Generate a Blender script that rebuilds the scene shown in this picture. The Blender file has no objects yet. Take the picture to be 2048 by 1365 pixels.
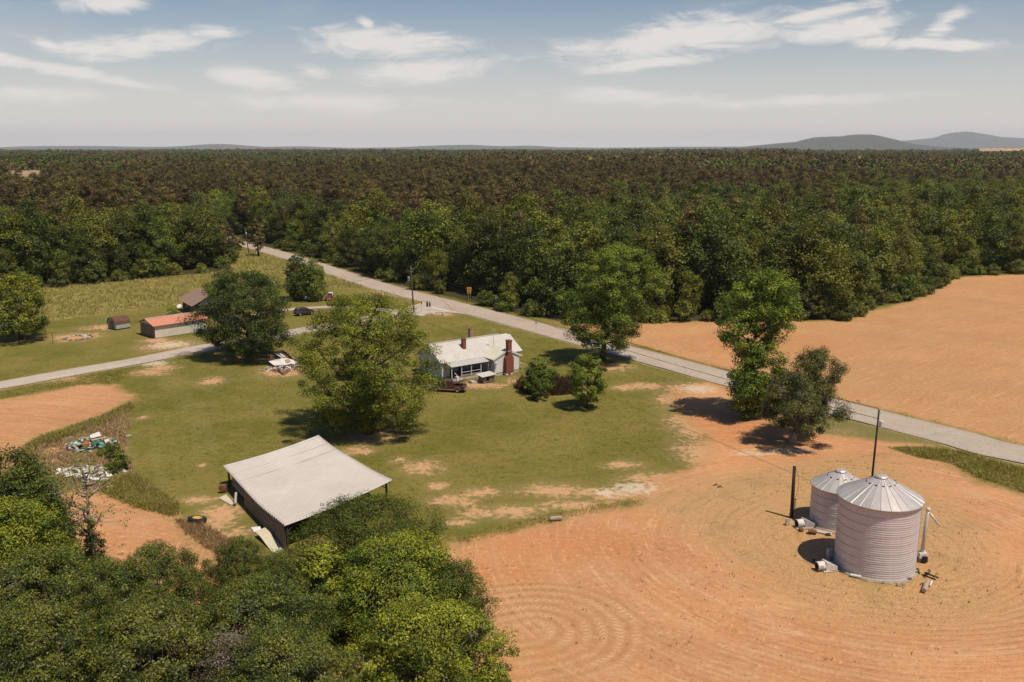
import bpy, bmesh, math, random
import numpy as np
from mathutils import Vector, Matrix, Euler

# ------------------------------------------------------------------ camera, sky, sun, exposure
scene = bpy.context.scene
COL = scene.collection
CAM_H, FOC, EYE = 37.0, 1815.0, 297.0          # drone height, focal length and eye line of the 2048 px photograph
PITCH = math.atan((682.5 - EYE) / FOC)
cam_d = bpy.data.cameras.new('camera'); cam = bpy.data.objects.new('camera', cam_d); COL.objects.link(cam)
cam.location = (0, 0, CAM_H); cam.rotation_euler = (math.pi / 2 - PITCH, 0, 0)
cam_d.sensor_width = 36; cam_d.lens = 36 * FOC / 2048; cam_d.clip_start = 0.5; cam_d.clip_end = 80000
scene.camera = cam

SUN_EL, SUN_AZ = math.radians(64), math.atan2(0.74, -0.67)      # azimuth measured from +Y towards +X
sun_d = bpy.data.lights.new('sun', 'SUN'); sun = bpy.data.objects.new('sun', sun_d); COL.objects.link(sun)
sun_d.energy = 4.9; sun_d.angle = math.radians(0.53); sun_d.color = (1.0, 0.895, 0.75)
sv = Vector((math.sin(SUN_AZ) * math.cos(SUN_EL), math.cos(SUN_AZ) * math.cos(SUN_EL), math.sin(SUN_EL)))
sun.rotation_euler = sv.to_track_quat('Z', 'Y').to_euler(); sun.location = (60, -60, 150)

scene.view_settings.view_transform = 'Standard'; scene.view_settings.look = 'None'
scene.view_settings.exposure = -0.05; scene.view_settings.gamma = 1.0
scene.cycles.max_bounces = 6; scene.cycles.diffuse_bounces = 2; scene.cycles.transparent_max_bounces = 4
scene.cycles.volume_bounces = 1; scene.cycles.caustics_reflective = False; scene.cycles.caustics_refractive = False


def ray(px, py):
    a, b = (px - 1024) / FOC, (682.5 - py) / FOC
    return Vector((a, math.cos(PITCH) + b * math.sin(PITCH), -math.sin(PITCH) + b * math.cos(PITCH)))


def G(px, py, z=0.0):
    d = ray(px, py); t = (z - CAM_H) / d.z
    return Vector((d.x * t, d.y * t, z))


def top_z(py, d):
    """height of a point d metres ahead that shows at picture row py"""
    return CAM_H - d * math.tan(PITCH + math.atan((py - 682.5) / FOC))


class NT:
    """small helper around a node tree"""
    def __init__(s, tree): s.t = tree; s.l = tree.links
    def n(s, typ, **kw):
        nd = s.t.nodes.new(typ)
        for k, v in kw.items(): setattr(nd, k, v)
        return nd
    def put(s, sock, v):
        if isinstance(v, bpy.types.NodeSocket): s.l.new(v, sock)
        elif v is not None:
            if sock.type == 'RGBA' and len(v) == 3: v = (*v, 1)
            sock.default_value = v
    def m(s, op, a, b=None, c=None, clamp=False):
        nd = s.n('ShaderNodeMath', operation=op, use_clamp=clamp)
        s.put(nd.inputs[0], a); s.put(nd.inputs[1], b); s.put(nd.inputs[2], c)
        return nd.outputs[0]
    def mix(s, f, a, b, blend='MIX'):
        nd = s.n('ShaderNodeMix', data_type='RGBA', blend_type=blend)
        s.put(nd.inputs[0], f); s.put(nd.inputs[6], a); s.put(nd.inputs[7], b)
        return nd.outputs[2]
    def sm(s, v, lo, hi, a=0.0, b=1.0, kind='SMOOTHSTEP'):
        nd = s.n('ShaderNodeMapRange', interpolation_type=kind)
        s.put(nd.inputs[0], v); s.put(nd.inputs[1], lo); s.put(nd.inputs[2], hi); s.put(nd.inputs[3], a); s.put(nd.inputs[4], b)
        return nd.outputs[0]
    def noise(s, scale, detail=3.0, vec=None, rough=0.55, dist=0.0, off=None):
        nd = s.n('ShaderNodeTexNoise'); nd.inputs['Scale'].default_value = scale
        nd.inputs['Detail'].default_value = detail; nd.inputs['Roughness'].default_value = rough; nd.inputs['Distortion'].default_value = dist
        if vec is not None:
            if off is not None: vec = s.vm('ADD', vec, off)
            s.l.new(vec, nd.inputs['Vector'])
        return nd.outputs[0]
    def vm(s, op, a, b=None):
        nd = s.n('ShaderNodeVectorMath', operation=op); s.put(nd.inputs[0], a); s.put(nd.inputs[1], b)
        return nd.outputs[0]
    def attr(s, name): 
        nd = s.n('ShaderNodeAttribute', attribute_name=name); return nd.outputs['Fac']
    def xyz(s, v):
        nd = s.n('ShaderNodeSeparateXYZ'); s.l.new(v, nd.inputs[0]); return nd.outputs
    def comb(s, x, y, z):
        nd = s.n('ShaderNodeCombineXYZ'); s.put(nd.inputs[0], x); s.put(nd.inputs[1], y); s.put(nd.inputs[2], z); return nd.outputs[0]


world = bpy.data.worlds.new('World'); scene.world = world; world.use_nodes = True
W = NT(world.node_tree); world.node_tree.nodes.clear()
sky = W.n('ShaderNodeTexSky', sky_type='NISHITA', sun_disc=False, sun_elevation=SUN_EL, sun_rotation=SUN_AZ, air_density=1.0, dust_density=1.0, ozone_density=1.0, altitude=200)
hs = W.n('ShaderNodeHueSaturation'); hs.inputs['Saturation'].default_value = 1.4; W.l.new(sky.outputs[0], hs.inputs['Color'])
skyc = W.mix(1.0, hs.outputs[0], (1.20, 1.19, 1.21, 1), 'MULTIPLY')
dirv = W.n('ShaderNodeTexCoord').outputs['Generated']
dx, dy, dz = W.xyz(dirv)
AZ = W.m('ARCTAN2', dx, dy); EL = W.m('ARCSINE', dz)
# wispy cirrus: long feathered streaks laid out by bearing and elevation, with a thin drifting layer round the whole sky
CLOUDS = [(215, 8, 85, 20, 4), (255, 92, 165, 26, 5), (90, 88, 70, 14, -12), (430, 66, 75, 18, 4), (780, 88, 185, 34, -2), (733, 48, 26, 15, -30),
          (850, 140, 185, 28, 5), (625, 143, 55, 20, -12), (1390, 72, 310, 40, 7), (1620, 32, 150, 15, 9), (1290, 128, 150, 14, 6), (1270, 196, 270, 24, -3),
          (1890, 45, 60, 24, 38), (1860, 88, 150, 13, -4), (1700, 55, 120, 26, 5), (120, 140, 230, 14, -9), (520, 160, 130, 30, -10), (640, 205, 300, 26, 0), (1560, 205, 300, 16, 2), (60, 190, 200, 24, 0)]
best = None
for (cx, cy, a, b, tilt) in CLOUDS:
    d = ray(cx, cy).normalized(); az0, el0 = math.atan2(d.x, d.y), math.asin(d.z)
    a /= FOC; b /= FOC; c, s_ = math.cos(math.radians(tilt)), math.sin(math.radians(tilt))
    ux = W.m('SUBTRACT', AZ, az0); uy = W.m('SUBTRACT', EL, el0)
    p = W.m('DIVIDE', W.m('ADD', W.m('MULTIPLY', ux, c), W.m('MULTIPLY', uy, s_)), a)
    q = W.m('DIVIDE', W.m('SUBTRACT', W.m('MULTIPLY', uy, c), W.m('MULTIPLY', ux, s_)), b)
    r = W.m('SUBTRACT', 1.0, W.m('SQRT', W.m('ADD', W.m('MULTIPLY', p, p), W.m('MULTIPLY', q, q))))
    if cy > 150 or a * FOC < 80: r = W.m('SUBTRACT', r, 0.22)
    best = r if best is None else W.m('MAXIMUM', best, r)
cv = W.comb(AZ, W.m('MULTIPLY', EL, 3.2), 0.0)
warp = W.n('ShaderNodeTexNoise'); warp.inputs['Scale'].default_value = 7; warp.inputs['Detail'].default_value = 2; W.l.new(cv, warp.inputs['Vector'])
wv = W.vm('ADD', cv, W.vm('MULTIPLY', W.vm('SUBTRACT', warp.outputs[1], (0.5, 0.5, 0.5)), (0.16, 0.16, 0.0)))
wisp = W.noise(16, 9, wv, 0.62); big = W.noise(5.0, 4, wv, 0.5)
wisp2 = W.noise(60, 6, wv, 0.6)
dens = W.m('ADD', W.m('MULTIPLY', W.m('MAXIMUM', best, -1.2), 0.95), W.m('ADD', W.m('MULTIPLY', W.m('SUBTRACT', wisp, 0.5), 1.9), W.m('MULTIPLY', W.m('SUBTRACT', wisp2, 0.5), 0.6)))
c1 = W.sm(dens, -0.12, 0.72)
c2 = W.m('MULTIPLY', W.sm(W.m('ADD', big, W.m('MULTIPLY', W.m('SUBTRACT', wisp, 0.5), 0.5)), 0.48, 0.85), 0.14)
cloud = W.m('MINIMUM', W.m('ADD', W.m('MULTIPLY', c1, 0.88), c2), 0.92)
cloud = W.m('MULTIPLY', cloud, W.sm(EL, 0.0, 0.03))
skyc = W.mix(W.m('MULTIPLY', W.m('POWER', W.sm(EL, 0.25, -0.01, 0.0, 1.0, 'LINEAR'), 2.2), 1.0), skyc, (15.2, 14.1, 13.3, 1))      # pale moist air low over the horizon, all the way round
final = W.mix(cloud, skyc, (13.8, 13.0, 12.3, 1))
bg = W.n('ShaderNodeBackground'); bg.inputs['Strength'].default_value = 0.064; W.l.new(final, bg.inputs['Color'])
wo = W.n('ShaderNodeOutputWorld'); W.l.new(bg.outputs[0], wo.inputs[0])

# ------------------------------------------------------------------ helpers
rng = np.random.default_rng(7); random.seed(7)


def tag(o, label=None, cat=None, group=None, kind=None):
    if label: o['label'] = label
    if cat: o['category'] = cat
    if group: o['group'] = group
    if kind: o['kind'] = kind
    return o


def thing(name, label, cat, loc=(0, 0, 0), rz=0.0, group=None):
    o = bpy.data.objects.new(name, None); COL.objects.link(o)
    o.location = loc; o.rotation_euler = (0, 0, rz); o.empty_display_size = 0.2
    return tag(o, label, cat, group)


def link(name, me, parent=None, loc=(0, 0, 0), rot=(0, 0, 0)):
    o = bpy.data.objects.new(name, me); COL.objects.link(o); o.parent = parent
    o.location = loc; o.rotation_euler = rot
    return o


class MB:
    """collects simple solids; build() makes one mesh object of them"""
    def __init__(s): s.v, s.f = [], []
    def add(s, v, f, M=None):
        k = len(s.v)
        for p in v:
            p = Vector(p); s.v.append(tuple(M @ p) if M is not None else tuple(p))
        for q in f: s.f.append(tuple(i + k for i in q))
        return s
    def box(s, c, size, rot=(0, 0, 0)):
        x, y, z = (t / 2 for t in size)
        v = [(-x, -y, -z), (x, -y, -z), (x, y, -z), (-x, y, -z), (-x, -y, z), (x, -y, z), (x, y, z), (-x, y, z)]
        f = [(0, 3, 2, 1), (4, 5, 6, 7), (0, 1, 5, 4), (1, 2, 6, 5), (2, 3, 7, 6), (3, 0, 4, 7)]
        return s.add(v, f, Matrix.Translation(c) @ Euler(rot).to_matrix().to_4x4())
    def slab(s, quad, t):
        """quad of four points thickened downward along its normal by t"""
        q = [Vector(p) for p in quad]; n = (q[1] - q[0]).cross(q[2] - q[0]).normalized()
        if n.z < 0: q.reverse(); n = -n
        b = [p - n * t for p in q]
        return s.add([*q, *b], [(0, 1, 2, 3), (7, 6, 5, 4), (0, 4, 5, 1), (1, 5, 6, 2), (2, 6, 7, 3), (3, 7, 4, 0)])
    def prism(s, poly, axis_vec):
        """planar polygon swept along a vector"""
        n = len(poly); a = [Vector(p) for p in poly]; b = [p + Vector(axis_vec) for p in a]
        f = [tuple(range(n))[::-1], tuple(range(n, 2 * n))] + [(i, (i + 1) % n, n + (i + 1) % n, n + i) for i in range(n)]
        return s.add([*a, *b], f)
    def tube(s, pts, rad, n=6, caps=True):
        pts = [Vector(p) for p in pts]; rr = rad if isinstance(rad, (list, tuple)) else [rad] * len(pts)
        k = len(s.v); prev = None
        for i, p in enumerate(pts):
            t = (pts[min(i + 1, len(pts) - 1)] - pts[max(i - 1, 0)]).normalized()
            if prev is None: prev = t.orthogonal().normalized()
            x = (prev - t * prev.dot(t))
            x = x.normalized() if x.length > 1e-6 else t.orthogonal().normalized()
            prev = x; y = t.cross(x)
            for j in range(n):
                a = 2 * math.pi * j / n
                s.v.append(tuple(p + (x * math.cos(a) + y * math.sin(a)) * rr[i]))
        for i in range(len(pts) - 1):
            for j in range(n):
                a, b = k + i * n + j, k + i * n + (j + 1) % n
                s.f.append((a, b, b + n, a + n))
        if caps: s.f.append(tuple(range(k, k + n))[::-1]); e = k + (len(pts) - 1) * n; s.f.append(tuple(range(e, e + n)))
        return s
    def lathe(s, prof, n=24, a0=0.0, a1=2 * math.pi, M=None):
        full = abs(a1 - a0 - 2 * math.pi) < 1e-6; c = n if full else n + 1
        v = [(r * math.cos(a0 + (a1 - a0) * j / n), r * math.sin(a0 + (a1 - a0) * j / n), z) for (r, z) in prof for j in range(c)]
        f = []
        for i in range(len(prof) - 1):
            for j in range(n):
                j2 = (j + 1) % c
                f.append((i * c + j, i * c + j2, (i + 1) * c + j2, (i + 1) * c + j))
        return s.add(v, f, M)
    def build(s, name, mat, parent=None, loc=(0, 0, 0), rot=(0, 0, 0), smooth=False, bevel=0.0):
        me = bpy.data.meshes.new(name); me.from_pydata(s.v, [], s.f); me.validate(); me.update()
        if smooth: me.polygons.foreach_set('use_smooth', [True] * len(me.polygons))
        me.materials.append(mat); o = link(name, me, parent, loc, rot)
        if bevel:
            b = o.modifiers.new('bevel', 'BEVEL'); b.width = bevel; b.segments = 2; b.limit_method = 'ANGLE'
        return o


def np_mesh(name, verts, faces, mat, attrs=None, face_attrs=None, smooth=False):
    """mesh from numpy arrays; faces is (n, 3) or (n, 4)"""
    me = bpy.data.meshes.new(name); verts = np.ascontiguousarray(verts, np.float32); faces = np.ascontiguousarray(faces, np.int32)
    k = faces.shape[1]; n = len(faces)
    me.vertices.add(len(verts)); me.vertices.foreach_set('co', verts.ravel())
    me.loops.add(n * k); me.loops.foreach_set('vertex_index', faces.ravel())
    me.polygons.add(n); me.polygons.foreach_set('loop_start', np.arange(0, n * k, k, dtype=np.int32))
    me.polygons.foreach_set('loop_total', np.full(n, k, np.int32))
    if smooth: me.polygons.foreach_set('use_smooth', np.ones(n, bool))
    me.update(calc_edges=True)
    for nm, val in (attrs or {}).items():
        a = me.attributes.new(nm, 'FLOAT', 'POINT'); a.data.foreach_set('value', np.ascontiguousarray(val, np.float32))
    for nm, val in (face_attrs or {}).items():
        a = me.attributes.new(nm, 'FLOAT', 'FACE'); a.data.foreach_set('value', np.ascontiguousarray(val, np.float32))
    if mat: me.materials.append(mat)
    return me


MATS = {}


def mat(name, col, rough=0.8, var=0.25, scale=3.0, metal=0.0, bump=0.0, spec=0.3, col2=None, vec='Object', stretch=None, detail=4):
    """weathered surface: colour wandering between col and col2 on two noise scales"""
    if name in MATS: return MATS[name]
    m = bpy.data.materials.new(name); m.use_nodes = True; t = NT(m.node_tree); b = m.node_tree.nodes['Principled BSDF']
    co = t.n('ShaderNodeTexCoord').outputs[vec]
    if stretch: co = t.vm('MULTIPLY', co, stretch)
    n1 = t.noise(scale, detail, co); n2 = t.noise(scale * 6.3, 3, co)
    f = t.sm(t.m('ADD', t.m('MULTIPLY', n1, 0.65), t.m('MULTIPLY', n2, 0.35)), 0.30, 0.70)
    c2 = col2 or tuple(c * (1 - var) for c in col)
    t.l.new(t.mix(f, col, c2), b.inputs['Base Color'])
    b.inputs['Roughness'].default_value = rough; b.inputs['Metallic'].default_value = metal; b.inputs['Specular IOR Level'].default_value = spec
    if bump:
        bn = t.n('ShaderNodeBump'); bn.inputs['Strength'].default_value = 0.6; bn.inputs['Distance'].default_value = bump
        t.l.new(n2, bn.inputs['Height']); t.l.new(bn.outputs[0], b.inputs['Normal'])
    MATS[name] = m
    return m


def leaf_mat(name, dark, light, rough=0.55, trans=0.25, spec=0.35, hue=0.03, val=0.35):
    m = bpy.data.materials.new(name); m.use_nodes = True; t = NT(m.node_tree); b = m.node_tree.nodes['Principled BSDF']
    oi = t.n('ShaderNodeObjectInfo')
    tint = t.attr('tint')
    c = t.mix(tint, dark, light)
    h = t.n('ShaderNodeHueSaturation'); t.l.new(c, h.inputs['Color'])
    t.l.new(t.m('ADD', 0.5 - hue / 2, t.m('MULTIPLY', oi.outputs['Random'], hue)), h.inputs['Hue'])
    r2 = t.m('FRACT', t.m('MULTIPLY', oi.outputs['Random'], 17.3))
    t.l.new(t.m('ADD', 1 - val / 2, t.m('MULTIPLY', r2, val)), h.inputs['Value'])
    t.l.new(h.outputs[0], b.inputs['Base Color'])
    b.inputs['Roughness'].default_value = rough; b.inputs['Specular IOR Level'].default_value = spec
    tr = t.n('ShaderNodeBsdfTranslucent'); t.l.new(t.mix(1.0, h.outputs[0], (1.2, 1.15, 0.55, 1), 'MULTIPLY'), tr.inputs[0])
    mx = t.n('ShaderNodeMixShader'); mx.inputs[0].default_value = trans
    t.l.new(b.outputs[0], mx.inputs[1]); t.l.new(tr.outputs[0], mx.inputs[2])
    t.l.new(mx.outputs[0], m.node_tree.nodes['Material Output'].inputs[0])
    MATS[name] = m
    return m


def vnoise(x, y, seed=0):
    """smooth value noise for numpy arrays"""
    x = np.asarray(x, float); y = np.asarray(y, float)
    xi, yi = np.floor(x).astype(np.int64), np.floor(y).astype(np.int64); fx, fy = x - xi, y - yi
    fx, fy = fx * fx * (3 - 2 * fx), fy * fy * (3 - 2 * fy)
    def h(a, b):
        n = (a * 374761393 + b * 668265263 + seed * 974711) & 0x7fffffff
        n = ((n ^ (n >> 13)) * 1274126177) & 0x7fffffff
        return ((n ^ (n >> 16)) & 0xffff) / 65535.0
    return (h(xi, yi) * (1 - fx) + h(xi + 1, yi) * fx) * (1 - fy) + (h(xi, yi + 1) * (1 - fx) + h(xi + 1, yi + 1) * fx) * fy


def sdf(P, poly):
    """signed distance, positive inside the polygon"""
    poly = np.asarray(poly, float); d = np.full(len(P), 1e18); ins = np.zeros(len(P), bool)
    for i in range(len(poly)):
        a, b = poly[i], poly[(i + 1) % len(poly)]; e = b - a; w = P - a
        t = np.clip((w @ e) / max(e @ e, 1e-9), 0, 1); q = w - t[:, None] * e
        d = np.minimum(d, (q * q).sum(1))
        c = ((a[1] <= P[:, 1]) & (b[1] > P[:, 1])) | ((b[1] <= P[:, 1]) & (a[1] > P[:, 1]))
        xx = a[0] + (P[:, 1] - a[1]) * (e[0] / e[1] if abs(e[1]) > 1e-9 else 0)
        ins ^= c & (P[:, 0] < xx)
    d = np.sqrt(d)
    return np.where(ins, d, -d)


def line_d(P, pts):
    d = np.full(len(P), 1e18)
    for a, b in zip(pts[:-1], pts[1:]):
        a, b = np.asarray(a[:2], float), np.asarray(b[:2], float); e = b - a; w = P - a
        t = np.clip((w @ e) / max(e @ e, 1e-9), 0, 1); q = w - t[:, None] * e
        d = np.minimum(d, (q * q).sum(1))
    return np.sqrt(d)


def GP(pts): return [tuple(G(x, y)[:2]) for x, y in pts]


def smooth_line(pts, k=8):
    """Catmull-Rom through points"""
    P = [Vector(p[:2]) for p in pts]; P = [P[0] * 2 - P[1]] + P + [P[-1] * 2 - P[-2]]; out = []
    for i in range(1, len(P) - 2):
        for j in range(k):
            t = j / k; a, b, c, d = P[i - 1], P[i], P[i + 1], P[i + 2]
            out.append(0.5 * ((2 * b) + (c - a) * t + (2 * a - 5 * b + 4 * c - d) * t * t + (3 * b - a - 3 * c + d) * t ** 3))
    out.append(P[-2]); return out

# ------------------------------------------------------------------ the land: zones laid out on the ground
ROAD = smooth_line([(-420, 640), (-300, 552), (-215, 480)] + GP([(425, 471.5), (470, 484), (540, 503), (600, 521), (660, 541), (720, 561), (780, 579), (830, 592), (880, 604.5),
                   (940, 620), (1000, 636), (1060, 652), (1150, 676.5), (1300, 716.5), (1450, 757), (1600, 797), (1750, 835), (1900, 873), (2048, 910)]) + [(84, 92), (125, 62), (190, 15)])
SIDE = smooth_line(GP([(-300, 815), (-100, 787), (0, 771), (150, 744), (270, 723), (400, 697), (520, 677), (640, 655), (740, 637), (800, 625.5), (850, 616), (900, 611)]))
DRIVE = smooth_line(GP([(455, 648), (500, 632), (580, 619.5), (650, 614.5), (700, 615.5), (760, 620), (800, 622)]))
ROAD_W, SIDE_W, DRIVE_W = 7.4, 5.2, 3.0

FOREST = GP([(-700, 640), (-200, 600), (0, 584), (70, 577), (200, 566), (330, 553), (440, 543), (457, 528), (464, 500), (462, 481), (510, 489), (600, 509), (660, 528), (720, 548), (800, 571),
             (860, 585), (930, 601), (1000, 619), (1050, 631), (1110, 641), (1180, 648), (1310, 644), (1420, 640), (1560, 641), (1690, 639), (1735, 617), (1830, 597), (1880, 572), (1902, 553),
             (2048, 546), (2700, 534)]) + [(18000, 3000), (31000, 31000), (-31000, 31000), (-18000, 1800)]
F_RIGHT = GP([(1130, 648), (1310, 646), (1420, 642), (1560, 642), (1692, 643), (1740, 622), (1832, 601), (1882, 576), (1904, 556), (1960, 552), (2048, 549), (2700, 537)]) + [(210, 60), (140, 66)] + \
          GP([(2048, 888), (1900, 852), (1750, 814), (1600, 776), (1450, 737), (1330, 705), (1250, 683), (1180, 662)])
F_MAIN = GP([(850, 1110), (930, 1078), (1060, 1048), (1200, 1018), (1290, 1004), (1340, 985), (1400, 950), (1500, 940), (1700, 915), (1800, 900), (1880, 918), (1960, 962), (2048, 990), (2600, 1150)]) + \
         [(60, 20), (-60, 20)] + GP([(500, 1420), (700, 1300), (800, 1180)])
DIRT = GP([(1338, 792), (1372, 772), (1430, 764), (1475, 776), (1455, 806), (1560, 852), (1640, 868), (1720, 874), (1800, 882), (1860, 893), (1800, 912), (1640, 935), (1560, 948), (1400, 975), (1330, 990),
           (1240, 1004), (1200, 998), (1330, 955), (1408, 918), (1416, 890), (1385, 850), (1345, 815)])
STRAW = GP([(1300, 1012), (1420, 960), (1560, 936), (1700, 920), (1790, 932), (1830, 962), (1900, 1030), (1970, 1080), (2010, 1150), (1990, 1215), (1920, 1245), (1780, 1250), (1650, 1220), (1560, 1180), (1500, 1120), (1430, 1075), (1350, 1040)])
WEED_R = GP([(1780, 896), (1850, 895), (1920, 903), (2048, 938), (2400, 1022), (2400, 1090), (2048, 985), (1960, 955), (1900, 925), (1840, 915)])
GRASS_R = GP([(1595, 838), (1690, 834), (1740, 848), (1790, 866), (1850, 884), (1780, 884), (1720, 873), (1650, 866), (1590, 856)])
F_L1 = GP([(-300, 850), (-60, 812), (60, 788), (150, 772), (235, 768), (262, 790), (240, 816), (190, 838), (110, 864), (62, 884), (42, 905), (32, 930), (-100, 975), (-300, 1010)])
F_L2 = GP([(95, 1010), (150, 975), (215, 985), (280, 1000), (345, 1035), (400, 1078), (445, 1130), (560, 1250), (560, 1420), (100, 1420), (-60, 1250)])
WEED_L = GP([(40, 905), (66, 884), (160, 850), (225, 826), (262, 806), (258, 850), (250, 905), (275, 950), (320, 985), (352, 1008), (350, 1030), (280, 1012), (215, 985), (130, 972), (60, 945)])
HAY = GP([(-500, 655), (-200, 608), (0, 588), (70, 579), (200, 568), (330, 555), (440, 545), (466, 500), (450, 480), (500, 496), (560, 514), (640, 541), (700, 561), (740, 576), (660, 579), (560, 581), (420, 599),
          (330, 613), (200, 629), (100, 642), (0, 662), (-200, 705)])
BANK = GP([(740, 582), (800, 588), (845, 606), (800, 606)])                 # scruffy corner by the junction
BARE = [(1385, 850, 60, 40), (1405, 905, 70, 30), (1350, 800, 50, 16), (1330, 958, 100, 16), (1230, 988, 110, 14), (1250, 930, 50, 10), (1150, 1010, 90, 12), (845, 935, 46, 17), (875, 972, 26, 11), (905, 1000, 60, 16), (965, 1024, 55, 14), (1035, 1022, 70, 17), (1100, 980, 80, 16), (1180, 985, 60, 13), (800, 920, 25, 10), (960, 985, 50, 12),
        (1290, 772, 60, 9), (1370, 778, 60, 14), (1250, 775, 30, 7), (1130, 780, 40, 11), (1050, 760, 60, 8), (960, 772, 70, 8), (890, 776, 30, 6), (915, 1045, 40, 10),
        (440, 1030, 55, 36), (420, 1065, 40, 24), (470, 1075, 40, 24), (330, 735, 36, 7), (425, 762, 30, 11), (570, 742, 65, 15), (500, 712, 40, 6), (310, 680, 40, 6), (150, 674, 60, 10), (200, 655, 50, 6),
        (740, 872, 80, 14), (1220, 735, 60, 9), (1500, 830, 80, 12), (1600, 880, 90, 14), (1272, 658, 14, 5), (1075, 657, 14, 5), (880, 628, 40, 6), (780, 585, 55, 9), (1680, 862, 50, 9), (1400, 905, 40, 12), (330, 690, 60, 12), (130, 760, 60, 8),
        (300, 745, 50, 8), (285, 835, 12, 5), (405, 930, 14, 5), (700, 905, 16, 5), (720, 900, 40, 10), (240, 900, 20, 8), (110, 900, 30, 10), (90, 925, 36, 8), (1160, 648, 50, 6), (270, 1010, 20, 8), (395, 1000, 50, 10)]
GRAVEL = [(1268, 976, 62, 17), (1215, 985, 40, 12), (1395, 778, 50, 11), (340, 690, 55, 9), (310, 727, 40, 7), (860, 616, 30, 6), (1580, 900, 60, 7), (1500, 906, 60, 6)]
RED = [(1100, 1090, 260, 45), (1450, 850, 120, 50), (980, 1150, 160, 40), (1560, 980, 60, 20), (1980, 930, 120, 40), (1350, 640, 200, 12), (1550, 690, 240, 30)]
TRACKS = [[(285, 728), (330, 770), (372, 820), (392, 870), (396, 915)], [(300, 728), (352, 768), (400, 815), (420, 870), (425, 905)], [(300, 735), (400, 775), (480, 800), (560, 830)], [(310, 900), (316, 940), (330, 975)], [(1040, 790), (1180, 775), (1290, 780), (1380, 800)]]


def blobs(P, spec):
    v = np.full(len(P), -2.0)
    for (px, py, rx, ry) in spec:
        c = G(px, py); ex = (G(px + rx, py) - c).length; ey = (G(px, py - ry) - c).length
        v = np.maximum(v, 1 - np.hypot((P[:, 0] - c.x) / ex, (P[:, 1] - c.y) / ey))
    return v


def relief(x, y):
    r = np.hypot(x, y); t = np.clip((r - 430) / 500, 0, 1)
    return t * (16 * (vnoise(x / 330 + 3, y / 300, 21) - 0.45) + 7 * (vnoise(x / 110, y / 90, 22) - 0.5)) + np.clip((r - 1200) / 2500, 0, 1) * 10 * (vnoise(x / 900, y / 500, 23) - .45)


def far_height(x, y):
    r = np.hypot(x, y)
    t = np.clip((r - 3200) / 2500, 0, 1)
    return t * 17 + t * 7 * (vnoise(x / 420, y / 420, 3) - 0.5) + t * 4 * (vnoise(x / 90, y / 90, 5) - 0.5)


xs = np.concatenate([-np.geomspace(150, 30000, 36)[::-1], np.arange(-148, 172, 1.0), np.geomspace(174, 30000, 36)])
ys = np.concatenate([[-600, -200, 0, 25, 38], np.arange(46, 330, 1.0), np.geomspace(332, 29500, 64)])
gx, gy = np.meshgrid(xs, ys); P2 = np.c_[gx.ravel(), gy.ravel()]
near = np.hypot(P2[:, 0], P2[:, 1]) < 420
gz = far_height(P2[:, 0], P2[:, 1]) + relief(P2[:, 0], P2[:, 1]) + np.where(near, 0.10 * (vnoise(P2[:, 0] / 9, P2[:, 1] / 9, 1) - 0.5), 0) - 0.05
nx, ny = len(xs), len(ys); idx = np.arange(nx * ny).reshape(ny, nx)
quads = np.c_[idx[:-1, :-1].ravel(), idx[:-1, 1:].ravel(), idx[1:, 1:].ravel(), idx[1:, :-1].ravel()]
Z = {k: np.clip(sdf(P2, p), -12, 12) for k, p in dict(forest=FOREST, fr=F_RIGHT, fm=F_MAIN, dirt=DIRT, straw=STRAW, wr=WEED_R, gr=GRASS_R, l1=F_L1, l2=F_L2, wl=WEED_L, hay=HAY).items()}
road_d = np.minimum(np.minimum(line_d(P2, ROAD) - ROAD_W / 2, line_d(P2, SIDE) - SIDE_W / 2), line_d(P2, DRIVE) - DRIVE_W / 2)
clay = np.maximum.reduce([Z['fr'], Z['fm'], Z['dirt'], Z['l1'], Z['l2']]); clay = np.minimum(clay, np.maximum(road_d - 0.6, -12))
forest = np.minimum(Z['forest'], np.clip(line_d(P2, ROAD) - 5.5, -12, 12))
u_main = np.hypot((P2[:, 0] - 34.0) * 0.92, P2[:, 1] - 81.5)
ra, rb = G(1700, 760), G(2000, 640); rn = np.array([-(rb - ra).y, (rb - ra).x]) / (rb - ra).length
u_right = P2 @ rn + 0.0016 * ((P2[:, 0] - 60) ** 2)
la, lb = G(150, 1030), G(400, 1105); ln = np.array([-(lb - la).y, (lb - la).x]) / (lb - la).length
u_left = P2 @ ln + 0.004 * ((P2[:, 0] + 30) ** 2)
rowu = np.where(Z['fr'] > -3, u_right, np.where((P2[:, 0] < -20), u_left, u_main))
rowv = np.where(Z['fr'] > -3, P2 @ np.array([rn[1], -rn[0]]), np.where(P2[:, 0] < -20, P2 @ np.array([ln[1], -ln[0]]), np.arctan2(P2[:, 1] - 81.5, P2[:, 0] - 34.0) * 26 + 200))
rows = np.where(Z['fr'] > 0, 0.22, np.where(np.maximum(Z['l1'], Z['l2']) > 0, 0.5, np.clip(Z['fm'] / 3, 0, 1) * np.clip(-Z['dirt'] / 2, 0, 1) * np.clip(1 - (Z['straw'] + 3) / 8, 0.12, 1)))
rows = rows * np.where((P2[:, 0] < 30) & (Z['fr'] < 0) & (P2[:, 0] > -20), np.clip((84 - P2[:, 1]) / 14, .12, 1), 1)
cc = G(1055, 1258); ca = math.radians(12)
ux = (P2[:, 0] - cc.x) * math.cos(ca) + (P2[:, 1] - cc.y) * math.sin(ca); uy = (P2[:, 1] - cc.y) * math.cos(ca) - (P2[:, 0] - cc.x) * math.sin(ca)
turn_r = np.hypot(np.maximum(ux, ux * 0.55) / 1.15, uy); turn_a = np.arctan2(uy, ux)
track = np.full(len(P2), 9.0)
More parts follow.
